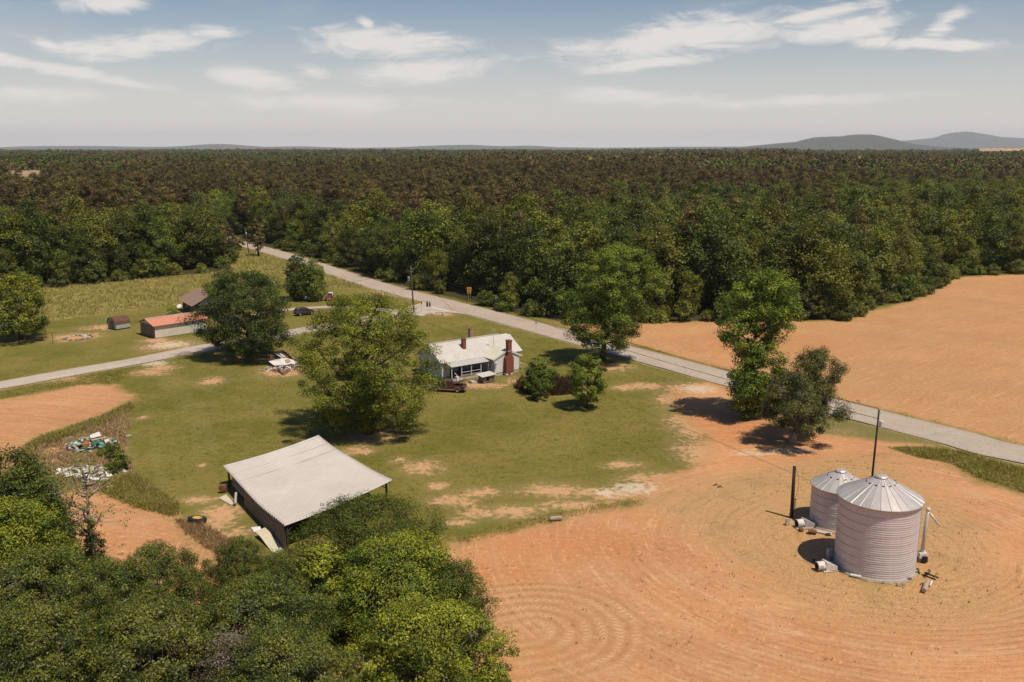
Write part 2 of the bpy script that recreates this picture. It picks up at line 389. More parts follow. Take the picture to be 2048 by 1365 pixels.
for t in TRACKS: track = np.minimum(track, line_d(P2, GP(t)))
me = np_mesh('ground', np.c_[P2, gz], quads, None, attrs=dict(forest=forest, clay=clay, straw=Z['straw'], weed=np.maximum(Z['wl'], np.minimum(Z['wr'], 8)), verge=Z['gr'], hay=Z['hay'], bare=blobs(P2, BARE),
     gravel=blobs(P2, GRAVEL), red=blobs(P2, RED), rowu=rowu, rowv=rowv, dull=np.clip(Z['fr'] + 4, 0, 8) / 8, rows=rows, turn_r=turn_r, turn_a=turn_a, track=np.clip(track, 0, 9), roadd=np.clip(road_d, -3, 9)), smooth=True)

gm = bpy.data.materials.new('land'); gm.use_nodes = True; T = NT(gm.node_tree); B = gm.node_tree.nodes['Principled BSDF']
P = T.n('ShaderNodeTexCoord').outputs['Object']
n0, n1, n2, n3, n4 = (T.noise(s, d, P) for s, d in ((0.022, 3), (0.07, 4), (0.30, 4), (1.3, 4), (6.0, 3)))
n5 = T.noise(0.16, 5, P, 0.6, off=(40, 11, 0))
edge = T.m('ADD', T.m('ADD', T.m('MULTIPLY', T.m('SUBTRACT', n2, 0.5), 3.0), T.m('MULTIPLY', T.m('SUBTRACT', n3, 0.5), 2.6)), T.m('ADD', T.m('MULTIPLY', T.m('SUBTRACT', n4, 0.5), 1.0), T.m('MULTIPLY', T.m('SUBTRACT', n5, 0.5), 4.0)))


def zone(name, w, amp, shift=0.0):
    return T.sm(T.m('ADD', T.m('ADD', T.attr(name), shift), T.m('MULTIPLY', edge, amp)), -w, w)


# mown lawn: green swathes, olive and straw-coloured worn areas
lawn = T.mix(T.sm(n1, 0.32, 0.68), (0.122, 0.118, 0.017), (0.205, 0.170, 0.038))
lawn = T.mix(T.m('MULTIPLY', T.sm(n5, 0.50, 0.72), 0.75), lawn, (0.235, 0.165, 0.055))
lawn = T.mix(T.m('MULTIPLY', T.sm(n3, 0.45, 0.72), 0.6), lawn, (0.068, 0.076, 0.010))
lawn = T.mix(T.m('MULTIPLY', T.sm(n4, 0.45, 0.75), 0.6), lawn, (0.23, 0.175, 0.055))
lawn = T.mix(T.m('MULTIPLY', T.sm(T.noise(3.0, 4, P, 0.65, off=(9, 3, 0)), 0.50, 0.72), 0.55), lawn, (0.060, 0.062, 0.010))
lawn = T.mix(T.m('MULTIPLY', T.sm(T.m('ADD', T.attr('track'), T.m('MULTIPLY', T.m('SUBTRACT', n3, 0.5), 0.9)), 1.0, 0.2), 0.20), lawn, (0.24, 0.215, 0.085))
mott = T.noise(0.75, 7, P, 0.8, off=(21, 8, 0)); lawn = T.mix(T.sm(mott, 0.51, 0.68, 0.0, 0.75), lawn, (0.215, 0.150, 0.055)); lawn = T.mix(T.sm(mott, 0.47, 0.33, 0.0, 0.65), lawn, (0.075, 0.090, 0.010))
hayc = T.mix(T.sm(n2, 0.3, 0.7), (0.30, 0.235, 0.075), (0.20, 0.17, 0.045))
hayc = T.mix(T.m('MULTIPLY', T.sm(n3, 0.45, 0.7), 0.6), hayc, (0.30, 0.245, 0.10))
base = T.mix(zone('hay', 0.4, 0.35), lawn, hayc)
# bare peach clay scuffs on the lawn
baref = T.sm(T.m('ADD', T.attr('bare'), T.m('ADD', T.m('MULTIPLY', T.m('SUBTRACT', n3, 0.5), 2.2), T.m('MULTIPLY', T.m('SUBTRACT', n2, 0.5), 1.4))), 0.10, 0.75)
barec = T.mix(n4, (0.50, 0.255, 0.118), (0.53, 0.345, 0.19))
dry = T.sm(T.m('ADD', T.attr('bare'), T.m('MULTIPLY', T.m('SUBTRACT', n3, 0.5), 1.8)), -0.5, 0.4)
base = T.mix(T.m('MULTIPLY', dry, 0.55), base, (0.25, 0.185, 0.085))
base = T.mix(T.m('MULTIPLY', baref, 0.9), base, barec)
verge_f = T.sm(T.m('ADD', T.attr('roadd'), T.m('MULTIPLY', edge, 0.35)), 0.9, 0.0)
base = T.mix(T.m('MULTIPLY', verge_f, 0.7), base, (0.36, 0.27, 0.17))
# ploughed clay
clay_c = T.mix(T.sm(n1, 0.3, 0.7), (0.545, 0.256, 0.116), (0.445, 0.203, 0.090))
clay_c = T.mix(T.m('MULTIPLY', T.sm(n5, 0.42, 0.75), 0.5), clay_c, (0.53, 0.325, 0.165))
clay_c = T.mix(T.m('MULTIPLY', T.sm(n0, 0.40, 0.70), 0.5), clay_c, (0.38, 0.215, 0.098))
redf = T.sm(T.m('ADD', T.attr('red'), T.m('MULTIPLY', T.m('SUBTRACT', n2, 0.5), 1.0)), -0.1, 0.8)
clay_c = T.mix(T.m('MULTIPLY', redf, 0.75), clay_c, (0.47, 0.193, 0.076))
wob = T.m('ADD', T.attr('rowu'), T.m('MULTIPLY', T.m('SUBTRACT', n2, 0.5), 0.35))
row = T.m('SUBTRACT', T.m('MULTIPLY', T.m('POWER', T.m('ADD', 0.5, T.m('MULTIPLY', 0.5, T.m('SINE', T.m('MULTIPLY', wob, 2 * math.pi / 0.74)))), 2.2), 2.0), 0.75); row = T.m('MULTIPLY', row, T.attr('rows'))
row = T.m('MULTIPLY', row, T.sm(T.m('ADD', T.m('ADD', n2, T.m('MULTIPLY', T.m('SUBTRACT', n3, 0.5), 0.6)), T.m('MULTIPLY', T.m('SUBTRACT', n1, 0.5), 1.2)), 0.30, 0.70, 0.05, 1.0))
lane = T.m('MULTIPLY', T.m('POWER', T.m('ABSOLUTE', T.m('SINE', T.m('MULTIPLY', wob, math.pi / 4.4))), 14.0), T.attr('rows'))
# turning circles of the tractor: tyre bands with lug marks
tr = T.attr('turn_r'); tr2 = T.m('ADD', T.m('ADD', tr, T.m('MULTIPLY', T.attr('turn_a'), 0.28)), T.m('MULTIPLY', T.m('SUBTRACT', n5, 0.5), 1.0))
band = T.m('POWER', T.m('ABSOLUTE', T.m('SINE', T.m('MULTIPLY', tr2, math.pi / 1.15))), 3.0)
lug = T.m('SINE', T.m('ADD', T.m('MULTIPLY', T.m('MULTIPLY', T.attr('turn_a'), tr), 13.0), T.m('MULTIPLY', T.m('ABSOLUTE', T.m('SINE', T.m('MULTIPLY', tr2, math.pi / 0.875))), 4.0)))
inturn = T.m('MULTIPLY', T.sm(tr, 8.6, 7.4), T.sm(tr, 0.8, 2.0))
band = T.m('MULTIPLY', T.m('MULTIPLY', band, inturn), T.sm(T.m('ADD', n2, T.m('MULTIPLY', T.m('SUBTRACT', n1, 0.5), 0.8)), 0.3, 0.65, 0.15, 1.0))
lug = T.m('MULTIPLY', T.m('MULTIPLY', lug, band), 0.5)
row = T.m('MULTIPLY', row, T.m('SUBTRACT', 1.0, T.m('MULTIPLY', inturn, 0.45)))
clay_c = T.mix(T.sm(row, 0.0, 1.0, 0.0, 0.30), clay_c, (0.30, 0.145, 0.052))  # furrow shade painted into the soil colour as darker lines, besides the bump
sv_ = T.comb(T.m('MULTIPLY', wob, 0.95), T.m('MULTIPLY', T.attr('rowv'), 0.055), 0.0); streak = T.noise(1.0, 5, sv_, 0.68); streak2 = T.noise(2.3, 4, sv_, 0.65, off=(7, 5, 0))
clay_c = T.mix(T.sm(streak, 0.50, 0.78, 0.0, 0.72), clay_c, (0.30, 0.165, 0.068))
clay_c = T.mix(T.sm(streak2, 0.52, 0.80, 0.0, 0.75), clay_c, (0.66, 0.42, 0.225))
clay_c = T.mix(T.m('MULTIPLY', T.attr('dull'), T.sm(streak, 0.62, 0.34, 0.10, 0.60)), clay_c, (0.345, 0.215, 0.085))
clod = T.noise(1.5, 6, P, 0.82, off=(3, 17, 0)); clay_c = T.mix(T.sm(clod, 0.53, 0.66, 0.0, 0.70), clay_c, (0.29, 0.15, 0.060)); clay_c = T.mix(T.sm(clod, 0.46, 0.34, 0.0, 0.6), clay_c, (0.68, 0.42, 0.225))
clay_c = T.mix(T.m('MULTIPLY', lane, 0.22), clay_c, (0.58, 0.36, 0.19))
clay_c = T.mix(T.m('MULTIPLY', T.m('SUBTRACT', inturn, band, None, True), 0.45), clay_c, (0.34, 0.172, 0.068))
clay_c = T.mix(T.m('MULTIPLY', band, 0.5), clay_c, (0.62, 0.385, 0.20))
clay_c = T.mix(T.m('MULTIPLY', T.sm(lug, 0.05, 0.4), 0.6), clay_c, (0.32, 0.16, 0.062))
clay_c = T.mix(T.m('MULTIPLY', T.sm(T.noise(11.0, 2, P, 0.6), 0.56, 0.72), 0.5), clay_c, (0.27, 0.14, 0.055))
clay_c = T.mix(T.m('MULTIPLY', T.sm(T.noise(8.0, 2, P, 0.6, off=(5, 9, 0)), 0.58, 0.75), 0.5), clay_c, (0.66, 0.43, 0.25))
clay_c = T.mix(T.m('MULTIPLY', T.sm(n4, 0.55, 0.8), 0.35), clay_c, (0.35, 0.18, 0.08))
clay_f = zone('clay', 1.5, 1.25)
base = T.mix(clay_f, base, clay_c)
# dry straw litter round the bins and along the field side
straw_f = T.sm(T.m('ADD', T.m('ADD', T.attr('straw'), 1.0), T.m('ADD', T.m('MULTIPLY', edge, 1.5), T.m('MULTIPLY', T.m('SUBTRACT', n1, 0.5), 5.0))), -3.5, 3.5)
straw_c = T.mix(n3, (0.45, 0.262, 0.112), (0.345, 0.195, 0.080)); straw_c = T.mix(T.sm(n4, 0.4, 0.8), straw_c, (0.54, 0.36, 0.18))
straw_c = T.mix(T.m('MULTIPLY', T.sm(T.m('SINE', T.m('MULTIPLY', wob, 2 * math.pi / 1.1)), 0.2, 1.0), T.sm(n2, 0.35, 0.65, 0.0, 0.35)), straw_c, (0.27, 0.15, 0.06))
straw_c = T.mix(T.m('MULTIPLY', T.sm(n5, 0.50, 0.70), 0.4), straw_c, (0.20, 0.155, 0.06))
base = T.mix(T.m('MULTIPLY', straw_f, 0.92), base, straw_c)
fe = T.m('MULTIPLY', T.sm(T.m('ABSOLUTE', T.m('ADD', T.attr('clay'), T.m('MULTIPLY', edge, 0.9))), 2.2, 0.3), 0.35)
base = T.mix(T.m('MULTIPLY', fe, clay_f), base, (0.33, 0.22, 0.095))
base = T.mix(T.m('MULTIPLY', zone('verge', 0.8, 0.9), 0.8), base, T.mix(n3, (0.12, 0.12, 0.03), (0.24, 0.18, 0.075)))
weed_c = T.mix(T.sm(n2, 0.35, 0.65), (0.215, 0.145, 0.070), (0.170, 0.145, 0.042)); weed_c = T.mix(T.m('MULTIPLY', n4, 0.5), weed_c, (0.28, 0.18, 0.095))
base = T.mix(zone('weed', 0.5, 0.6), base, weed_c)
patch = T.m('MULTIPLY', T.sm(T.m('ADD', T.attr('bare'), T.m('MULTIPLY', T.m('SUBTRACT', n3, 0.5), 1.0)), 0.25, 0.5), zone('weed', 0.5, 0.6))
base = T.mix(patch, base, (0.56, 0.34, 0.15))
grav_f = T.sm(T.m('ADD', T.attr('gravel'), T.m('ADD', T.m('MULTIPLY', T.m('SUBTRACT', n3, 0.5), 2.2), T.m('MULTIPLY', T.m('SUBTRACT', n4, 0.5), 1.6))), 0.10, 0.75)
base = T.mix(T.m('MULTIPLY', grav_f, 0.85), base, T.mix(n4, (0.62, 0.52, 0.38), (0.46, 0.36, 0.25)))
# leaf litter under the woods
base = T.mix(zone('forest', 0.8, 0.6), base, T.mix(n3, (0.040, 0.036, 0.014), (0.065, 0.05, 0.022)))
T.l.new(base, B.inputs['Base Color']); B.inputs['Roughness'].default_value = 0.95; B.inputs['Specular IOR Level'].default_value = 0.12
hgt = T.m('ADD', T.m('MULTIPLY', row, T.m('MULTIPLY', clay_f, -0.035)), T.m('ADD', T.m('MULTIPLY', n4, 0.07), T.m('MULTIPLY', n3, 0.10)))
hgt = T.m('ADD', hgt, T.m('MULTIPLY', T.m('ADD', lug, band), 0.03))
bn = T.n('ShaderNodeBump'); bn.inputs['Strength'].default_value = 0.9; bn.inputs['Distance'].default_value = 1.0
T.l.new(hgt, bn.inputs['Height']); T.l.new(bn.outputs[0], B.inputs['Normal'])
me.materials.append(gm)
ground = link('ground', me); tag(ground, 'mown lawn, orange clay fields and worn dirt around the farm', 'ground', kind='structure')


def road_strip(name, line, width, z, material, label, jag=0.12, seed=1):
    L = [Vector(p) for p in line]; n = len(L); dense = []
    for a, b in zip(L[:-1], L[1:]):
        k = max(1, int((b - a).length / 2.0)); dense += [a.lerp(b, i / k) for i in range(k)]
    dense.append(L[-1]); vs, at, r = [], [], random.Random(seed); K = 8
    for i, p in enumerate(dense):
        t = (dense[min(i + 1, len(dense) - 1)] - dense[max(i - 1, 0)]).normalized(); nn = Vector((-t.y, t.x))
        w0, w1 = width / 2 + r.uniform(-jag, jag), width / 2 + r.uniform(-jag, jag)
        for j in range(K + 1):
            s = -w0 + (w0 + w1) * j / K; q = p + nn * s
            vs.append((q.x, q.y, z + 0.05 * (1 - (2 * j / K - 1) ** 2))); at.append(s)
    vs = np.array(vs); i = np.arange((len(dense) - 1) * (K + 1)).reshape(-1, K + 1)[:, :K].ravel()
    me = np_mesh(name, vs, np.c_[i, i + K + 1, i + K + 2, i + 1], material, attrs=dict(across=np.array(at)), smooth=True)
    return tag(link(name, me), label, 'road', kind='structure'), dense


def asphalt(name, c1, c2, half, lanes=True):
    m = bpy.data.materials.new(name); m.use_nodes = True; t = NT(m.node_tree); b = m.node_tree.nodes['Principled BSDF']
    co = t.n('ShaderNodeTexCoord').outputs['Object']; a = t.attr('across')
    n1, n2, n3 = t.noise(0.12, 4, co), t.noise(1.5, 4, co), t.noise(14, 2, co)
    c = t.mix(t.sm(n1, 0.35, 0.65), c1, c2); c = t.mix(t.m('MULTIPLY', n3, 0.35), c, tuple(x * 0.72 for x in c1))
    c = t.mix(t.sm(t.noise(0.07, 5, co, 0.7, off=(31, 4, 0)), 0.55, 0.66, 0.0, 0.45), c, tuple(x * 0.70 for x in c1)); c = t.mix(t.sm(t.m('ABSOLUTE', t.m('SUBTRACT', t.noise(0.55, 6, co, 0.6, 1.5), 0.5)), 0.022, 0.0, 0.0, 0.5), c, tuple(x * 0.45 for x in c1))
    if lanes:
        wt = t.m('ABSOLUTE', t.m('SUBTRACT', t.m('ABSOLUTE', t.m('SUBTRACT', t.m('ABSOLUTE', a), half * 0.5)), 0.8))
        c = t.mix(t.m('MULTIPLY', t.sm(t.m('ADD', wt, t.m('MULTIPLY', t.m('SUBTRACT', n2, 0.5), 0.4)), 0.45, 0.0), 0.35), c, tuple(x * 0.80 for x in c1))
    dust = t.sm(t.m('ADD', t.m('ABSOLUTE', a), t.m('MULTIPLY', t.m('SUBTRACT', n2, 0.5), 1.2)), half - 0.75, half - 0.05)
    c = t.mix(t.m('MULTIPLY', dust, 0.8), c, (0.40, 0.29, 0.19))
    t.l.new(c, b.inputs['Base Color']); b.inputs['Roughness'].default_value = 0.85; b.inputs['Specular IOR Level'].default_value = 0.25
    return m


M_ROAD = asphalt('old_asphalt', (0.41, 0.335, 0.27), (0.45, 0.375, 0.305), ROAD_W / 2); M_SIDE = asphalt('worn_chipseal', (0.46, 0.38, 0.31), (0.50, 0.42, 0.345), SIDE_W / 2)
M_DRIVE = asphalt('pale_gravel_drive', (0.44, 0.36, 0.28), (0.50, 0.42, 0.33), DRIVE_W / 2, False)
_, road_pts = road_strip('road', ROAD, ROAD_W, 0.05, M_ROAD, 'pale two-lane asphalt road crossing the scene diagonally')
road_strip('side_road', SIDE, SIDE_W, 0.034, M_SIDE, 'narrow grey side road running to the junction', 0.15, 2)
road_strip('driveway', DRIVE, DRIVE_W, 0.018, M_DRIVE, 'pale gravel driveway beside the dark parked car', 0.25, 3)
apron = smooth_line(GP([(846, 633), (862, 627), (892, 625.5), (930, 629), (970, 637.5), (940, 622), (880, 606), (848, 598), (842, 606), (812, 616), (815, 632)]), 4)
me = bpy.data.meshes.new('road_apron'); bmm = bmesh.new(); f = bmm.faces.new([bmm.verts.new((p.x, p.y, 0.026)) for p in apron[:-1]]); bmesh.ops.triangulate(bmm, faces=[f]); bmm.normal_update()
for f in bmm.faces:
    if f.normal.z < 0: f.normal_flip()
bmm.to_mesh(me); me.materials.append(M_SIDE); tag(link('road_apron', me), 'widened grey mouth of the side road at the junction', 'road', kind='structure')

M_YEL = mat('faded_yellow_paint', (0.58, 0.42, 0.17), 0.8, 0.2, 2.0, col2=(0.44, 0.35, 0.22)); M_WHT = mat('road_white_paint', (0.72, 0.68, 0.62), 0.7, 0.2, 2.0)
M_EDGE = mat('faded_white_edge_paint', (0.47, 0.42, 0.36), 0.8, 0.2, 1.0, col2=(0.385, 0.325, 0.265))


def road_line(name, off, w, z, m):
    vs, fs = [], []
    for i, p in enumerate(road_pts):
        t = (road_pts[min(i + 1, len(road_pts) - 1)] - road_pts[max(i - 1, 0)]).normalized(); nn = Vector((-t.y, t.x))
        for s in (off - w / 2, off + w / 2): q = p + nn * s; vs.append((q.x, q.y, z))
    fs = [(2 * i + 1, 2 * i, 2 * i + 2, 2 * i + 3) for i in range(len(road_pts) - 1)]
    me = bpy.data.meshes.new(name); me.from_pydata(vs, [], fs); me.materials.append(m); me.update()
    return tag(link(name, me), kind='structure')


for o_ in (-0.14, 0.14): road_line('centre_line', o_, 0.11, 0.108, M_YEL)
for o_ in (-3.25, 3.25): road_line('edge_line', o_, 0.10, 0.074, M_EDGE)
a_, b_ = G(863, 616), G(897, 624.5); d_ = (b_ - a_).normalized(); n_ = Vector((-d_.y, d_.x, 0)) * 0.35
me = bpy.data.meshes.new('stop_line'); me.from_pydata([tuple(p + Vector((0, 0, 0.098))) for p in (a_ - n_, b_ - n_, b_ + n_, a_ + n_)], [], [(0, 1, 2, 3)]); me.materials.append(M_WHT); tag(link('stop_line', me), kind='structure')

# ------------------------------------------------------------------ trees
M_BARK = mat('grey_brown_bark', (0.105, 0.078, 0.056), 0.9, 0.4, 4.0, stretch=(1, 1, 0.3), bump=0.03)
M_BARK_PALE = mat('pale_grey_bark', (0.40, 0.34, 0.285), 0.9, 0.4, 4.0, stretch=(1, 1, 0.3), bump=0.02)
M_BARK_DARK = mat('dark_bark', (0.05, 0.038, 0.028), 0.9, 0.4, 4.0, stretch=(1, 1, 0.3))
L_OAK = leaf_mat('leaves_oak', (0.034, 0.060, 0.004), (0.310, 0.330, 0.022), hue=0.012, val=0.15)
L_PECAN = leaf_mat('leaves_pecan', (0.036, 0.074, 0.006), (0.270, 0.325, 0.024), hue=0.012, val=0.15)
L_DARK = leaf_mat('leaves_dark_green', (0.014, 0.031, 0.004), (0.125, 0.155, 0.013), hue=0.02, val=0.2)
L_YEL = leaf_mat('leaves_yellow_green', (0.050, 0.082, 0.006), (0.350, 0.370, 0.026), hue=0.012, val=0.15)
L_MAG = leaf_mat('leaves_glossy', (0.020, 0.038, 0.004), (0.185, 0.200, 0.022), rough=0.46, trans=0.12, spec=0.35, hue=0.012, val=0.12)
L_LACE = leaf_mat('leaves_lacy_dark', (0.022, 0.044, 0.004), (0.165, 0.190, 0.017), hue=0.01, val=0.1)
L_CEDAR = leaf_mat('leaves_cedar', (0.022, 0.036, 0.006), (0.160, 0.160, 0.026), trans=0.1, hue=0.01, val=0.1)
L_WOOD = leaf_mat('leaves_woodland', (0.026, 0.044, 0.004), (0.180, 0.198, 0.019), hue=0.05, val=0.8)
L_WOODY = leaf_mat('leaves_woodland_pale', (0.075, 0.100, 0.008), (0.270, 0.280, 0.034), hue=0.03, val=0.5)
L_PINE = leaf_mat('needles_pine', (0.036, 0.032, 0.008), (0.250, 0.180, 0.050), trans=0.12, hue=0.04, val=0.6)
L_RUST = leaf_mat('leaves_rusty', (0.12, 0.06, 0.02), (0.22, 0.11, 0.04), hue=0.01, val=0.1)
L_BARE = leaf_mat('twigs_grey_pink', (0.12, 0.085, 0.065), (0.23, 0.175, 0.145), trans=0.0, hue=0.01, val=0.2)
L_CANNA = leaf_mat('leaves_bronze', (0.030, 0.016, 0.010), (0.12, 0.062, 0.032), hue=0.01, val=0.1)


def prof(kind, t):
    """crown radius share at height share t of the crown (0 bottom, 1 top)"""
    if kind == 'round': return np.sqrt(np.clip(1 - (2 * t - 1) ** 2, 0, 1)) ** 0.8
    if kind == 'oak': return np.clip(np.sin(np.pi * np.clip(t, 0, 1) ** 0.80), 0, 1) ** 0.55
    if kind == 'dome': return np.sqrt(np.clip(1 - t ** 2.2, 0, 1)) * np.clip(0.55 + 2.5 * t, 0, 1)
    if kind == 'cone': return np.clip(1.02 - t, 0, 1) ** 0.75 * np.clip(0.35 + 4 * t, 0, 1)
    if kind == 'cedar': return np.clip(1.06 - t, 0, 1) ** 0.62 * np.clip(0.42 + 2.6 * t, 0, 1)
    if kind == 'tall': return (0.80 + 0.20 * np.clip((t - 0.45) / 0.25, 0, 1) - 0.16 * np.exp(-((t - .42) / .12) ** 2)) * np.sqrt(np.clip(1 - np.clip((t - 0.72) / 0.28, 0, 1) ** 2, 0, 1)) * np.clip(0.45 + 3 * t, 0, 1)
    if kind == 'umbrella': return np.sqrt(np.clip(1 - t ** 2.0, 0, 1)) * np.clip(0.25 + 1.8 * t, 0, 1)
    if kind == 'pine': return np.clip(1.1 - t, 0, 1) ** 0.6 * np.clip(0.30 + 3.2 * t, 0, 1)
    if kind == 'mound': return np.sqrt(np.clip(1 - t ** 5, 0, 1)) * np.clip(0.62 + 0.9 * t, 0, 1)
    return np.ones_like(t)


def tree_mesh(name, seed, H, R, base, kind, clumps, leaves, leaf, clump_r, lmat, bark, trunk_r, lump=0.30, flat=0.7, aspect=0.5, up=0.5, limbs=14, lean=(0, 0), fill=3.0, twig=True, hang=0.0):
    """returns (trunk mesh, crown mesh) of a tree of height H, crown radius R starting at base*H"""
    g = np.random.default_rng(seed); z0 = H * base; hc = H - z0
    cand = []
    ph = g.uniform(0, 7, 8)
    while len(cand) < clumps:
        n = clumps * 3; t = g.uniform(0.0, 1.0, n); a = g.uniform(-np.pi, np.pi, n); s = g.uniform(0, 1, n) ** (1 / fill)
        r = R * prof(kind, t) * s
        lum = 1 + lump * (np.sin(2 * a + ph[0] + 3 * t) * 0.5 + np.sin(3 * a + ph[1] - 5 * t) * 0.35 + np.sin(5 * a + ph[2] + 7 * t) * 0.3 + np.sin(9 * t + ph[3] + a) * 0.3)
        keep = g.uniform(0, 1, n) < (prof(kind, t) + 0.15)
        pts = np.c_[r * lum * np.cos(a) + lean[0] * t, r * lum * np.sin(a) + lean[1] * t, z0 + hc * t][keep]
        for p in pts:
            if len(cand) >= clumps: break
            if len(cand) < 8 or np.min(((np.array(cand[-160:]) - p) ** 2).sum(1)) > (clump_r * 0.55) ** 2: cand.append(p)
            elif g.uniform() < 0.12: cand.append(p)
    C = np.array(cand)
    per = max(3, leaves // clumps); N = per * clumps
    cr = clump_r * g.uniform(0.6, 1.35, clumps)
    ci = np.repeat(np.arange(clumps), per)
    off = g.normal(0, 1, (N, 3)); off /= np.linalg.norm(off, axis=1)[:, None] + 1e-9
    off *= (g.uniform(0, 1, N) ** 0.45)[:, None]
    pos = C[ci] + off * cr[ci][:, None] * np.array([1, 1, flat])
    if hang: pos[:, 2] -= hang * np.abs(off[:, 0]) * cr[ci]
    cen = np.array([lean[0] * .5, lean[1] * .5, z0 + hc * 0.45]); outw = (C - cen); outw /= np.linalg.norm(outw, axis=1)[:, None] + 1e-9
    nrm = off * 0.55 + np.array([0, 0, up]) + outw[ci] * 0.35 + g.normal(0, 0.45, (N, 3)); nrm /= np.linalg.norm(nrm, axis=1)[:, None]
    tan = np.cross(nrm, g.normal(0, 1, (N, 3))); tan /= np.linalg.norm(tan, axis=1)[:, None] + 1e-9; bit = np.cross(nrm, tan)
    sz = leaf * g.uniform(0.65, 1.35, N); a_, b_ = (tan * sz[:, None] * 0.5), (bit * (sz * aspect * 0.5)[:, None])
    fold = nrm * (sz * 0.08)[:, None]
    V = np.empty((N, 4, 3)); V[:, 0] = pos - a_; V[:, 1] = pos + b_ + fold; V[:, 2] = pos + a_; V[:, 3] = pos - b_ + fold
    F = np.arange(N * 4).reshape(N, 4)
    tint = np.clip(0.42 + g.normal(0, 0.24, clumps)[ci] + g.normal(0, 0.28, N) + 0.25 * ((pos[:, 2] - z0) / hc - 0.5), 0, 1)  # tint rises with height: sunlit crown tops put into the leaf colour
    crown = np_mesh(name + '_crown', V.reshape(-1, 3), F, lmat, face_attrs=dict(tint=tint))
    # trunk, limbs to spread targets, twigs to clumps
    mb = MB(); zt = z0 + hc * 0.72; k = 7
    wob = [Vector((g.normal(0, trunk_r * 0.5) * i / k + lean[0] * 0.6 * i / k, g.normal(0, trunk_r * 0.5) * i / k + lean[1] * 0.6 * i / k, zt * i / k)) for i in range(k + 1)]
    wob[0].z = -0.15
    mb.tube(wob, [trunk_r * (1.45 if i == 0 else (1.05 if i == 1 else 1) * (1 - 0.86 * i / k)) for i in range(k + 1)], 8)
    def on_trunk(z):
        t = min(max(z / zt, 0), 1) * k; i = min(int(t), k - 1); return wob[i].lerp(wob[i + 1], t - i)
    nodes = []
    sel = g.choice(clumps, min(limbs, clumps), replace=False)
    for i in sel:
        e = Vector(C[i]); hz = math.hypot(e.x, e.y); s = on_trunk(max(min(z0 * 0.8 + 0.05 * H, zt), min(zt * 0.95, e.z - hz * g.uniform(0.5, 0.9))))
        mid = s.lerp(e, 0.5) + Vector((0, 0, -0.06 * (e - s).length)) + Vector(g.normal(0, 0.04, 3)) * (e - s).length
        pts = [s, s.lerp(mid, 0.55) + Vector((0, 0, 0.02)), mid, mid.lerp(e, 0.55) + Vector((0, 0, 0.05 * hz * 0.3)), e]
        r0 = trunk_r * g.uniform(0.28, 0.5)
        mb.tube(pts, [r0, r0 * 0.8, r0 * 0.6, r0 * 0.4, r0 * 0.12], 5); nodes += [(q, r0 * (0.8 - 0.2 * j)) for j, q in enumerate(pts[1:4])]
    if twig and nodes:
        NP = np.array([q[0] for q in nodes])
        for i in range(clumps):
            j = int(np.argmin(((NP - C[i]) ** 2).sum(1) + 4 * np.clip(NP[:, 2] - C[i][2], 0, 99)))
            q, r0 = nodes[j]; e = Vector(C[i])
            if (e - q).length < 0.2: continue
            r1 = max(0.022, r0 * 0.35)
            mb.tube([q, q.lerp(e, 0.5) + Vector(g.normal(0, 0.06, 3)) * (e - q).length, e], [r1, r1 * 0.7, r1 * 0.25], 3, False)
    tm = bpy.data.meshes.new(name + '_trunk'); tm.from_pydata(mb.v, [], mb.f); tm.materials.append(bark); tm.update()
    tm.polygons.foreach_set('use_smooth', [True] * len(tm.polygons))
    return tm, crown


def plant_tree(name, meshes, loc, rz, label, cat='tree', group=None, scale=1.0):
    t = thing(name, label, cat, loc, rz, group); t.scale = (scale,) * 3 if isinstance(scale, (int, float)) else scale
    link('trunk', meshes[0], t); link('crown', meshes[1], t)
    return t


# ---- the woods: prototypes shared by many trees
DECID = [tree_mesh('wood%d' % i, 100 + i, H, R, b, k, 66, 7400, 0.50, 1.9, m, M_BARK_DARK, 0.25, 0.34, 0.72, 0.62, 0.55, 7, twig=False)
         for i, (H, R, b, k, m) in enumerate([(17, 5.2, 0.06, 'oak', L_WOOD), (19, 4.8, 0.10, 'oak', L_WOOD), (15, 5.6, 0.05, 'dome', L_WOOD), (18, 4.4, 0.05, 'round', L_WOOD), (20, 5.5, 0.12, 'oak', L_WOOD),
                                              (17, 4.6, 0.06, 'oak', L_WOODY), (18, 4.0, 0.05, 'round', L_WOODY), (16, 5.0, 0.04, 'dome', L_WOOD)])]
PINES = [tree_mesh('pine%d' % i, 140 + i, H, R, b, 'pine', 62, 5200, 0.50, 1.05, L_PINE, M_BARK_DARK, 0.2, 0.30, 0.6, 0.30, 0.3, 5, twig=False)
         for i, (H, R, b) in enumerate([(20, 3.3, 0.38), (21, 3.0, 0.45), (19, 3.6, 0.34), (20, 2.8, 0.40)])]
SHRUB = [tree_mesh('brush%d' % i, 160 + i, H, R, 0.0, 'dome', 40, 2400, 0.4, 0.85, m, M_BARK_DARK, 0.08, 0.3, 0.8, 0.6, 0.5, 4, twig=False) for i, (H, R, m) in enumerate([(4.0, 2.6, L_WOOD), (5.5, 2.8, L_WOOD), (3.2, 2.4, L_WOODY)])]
ODD = [tree_mesh('rusty', 170, 19, 3.6, 0.2, 'pine', 70, 2600, 0.55, 1.1, L_RUST, M_BARK_DARK, 0.2, twig=False), tree_mesh('barewood', 171, 18, 4.6, 0.25, 'oak', 70, 1500, 0.5, 1.4, L_BARE, M_BARK_PALE, 0.22, aspect=0.12, limbs=20, twig=True)]
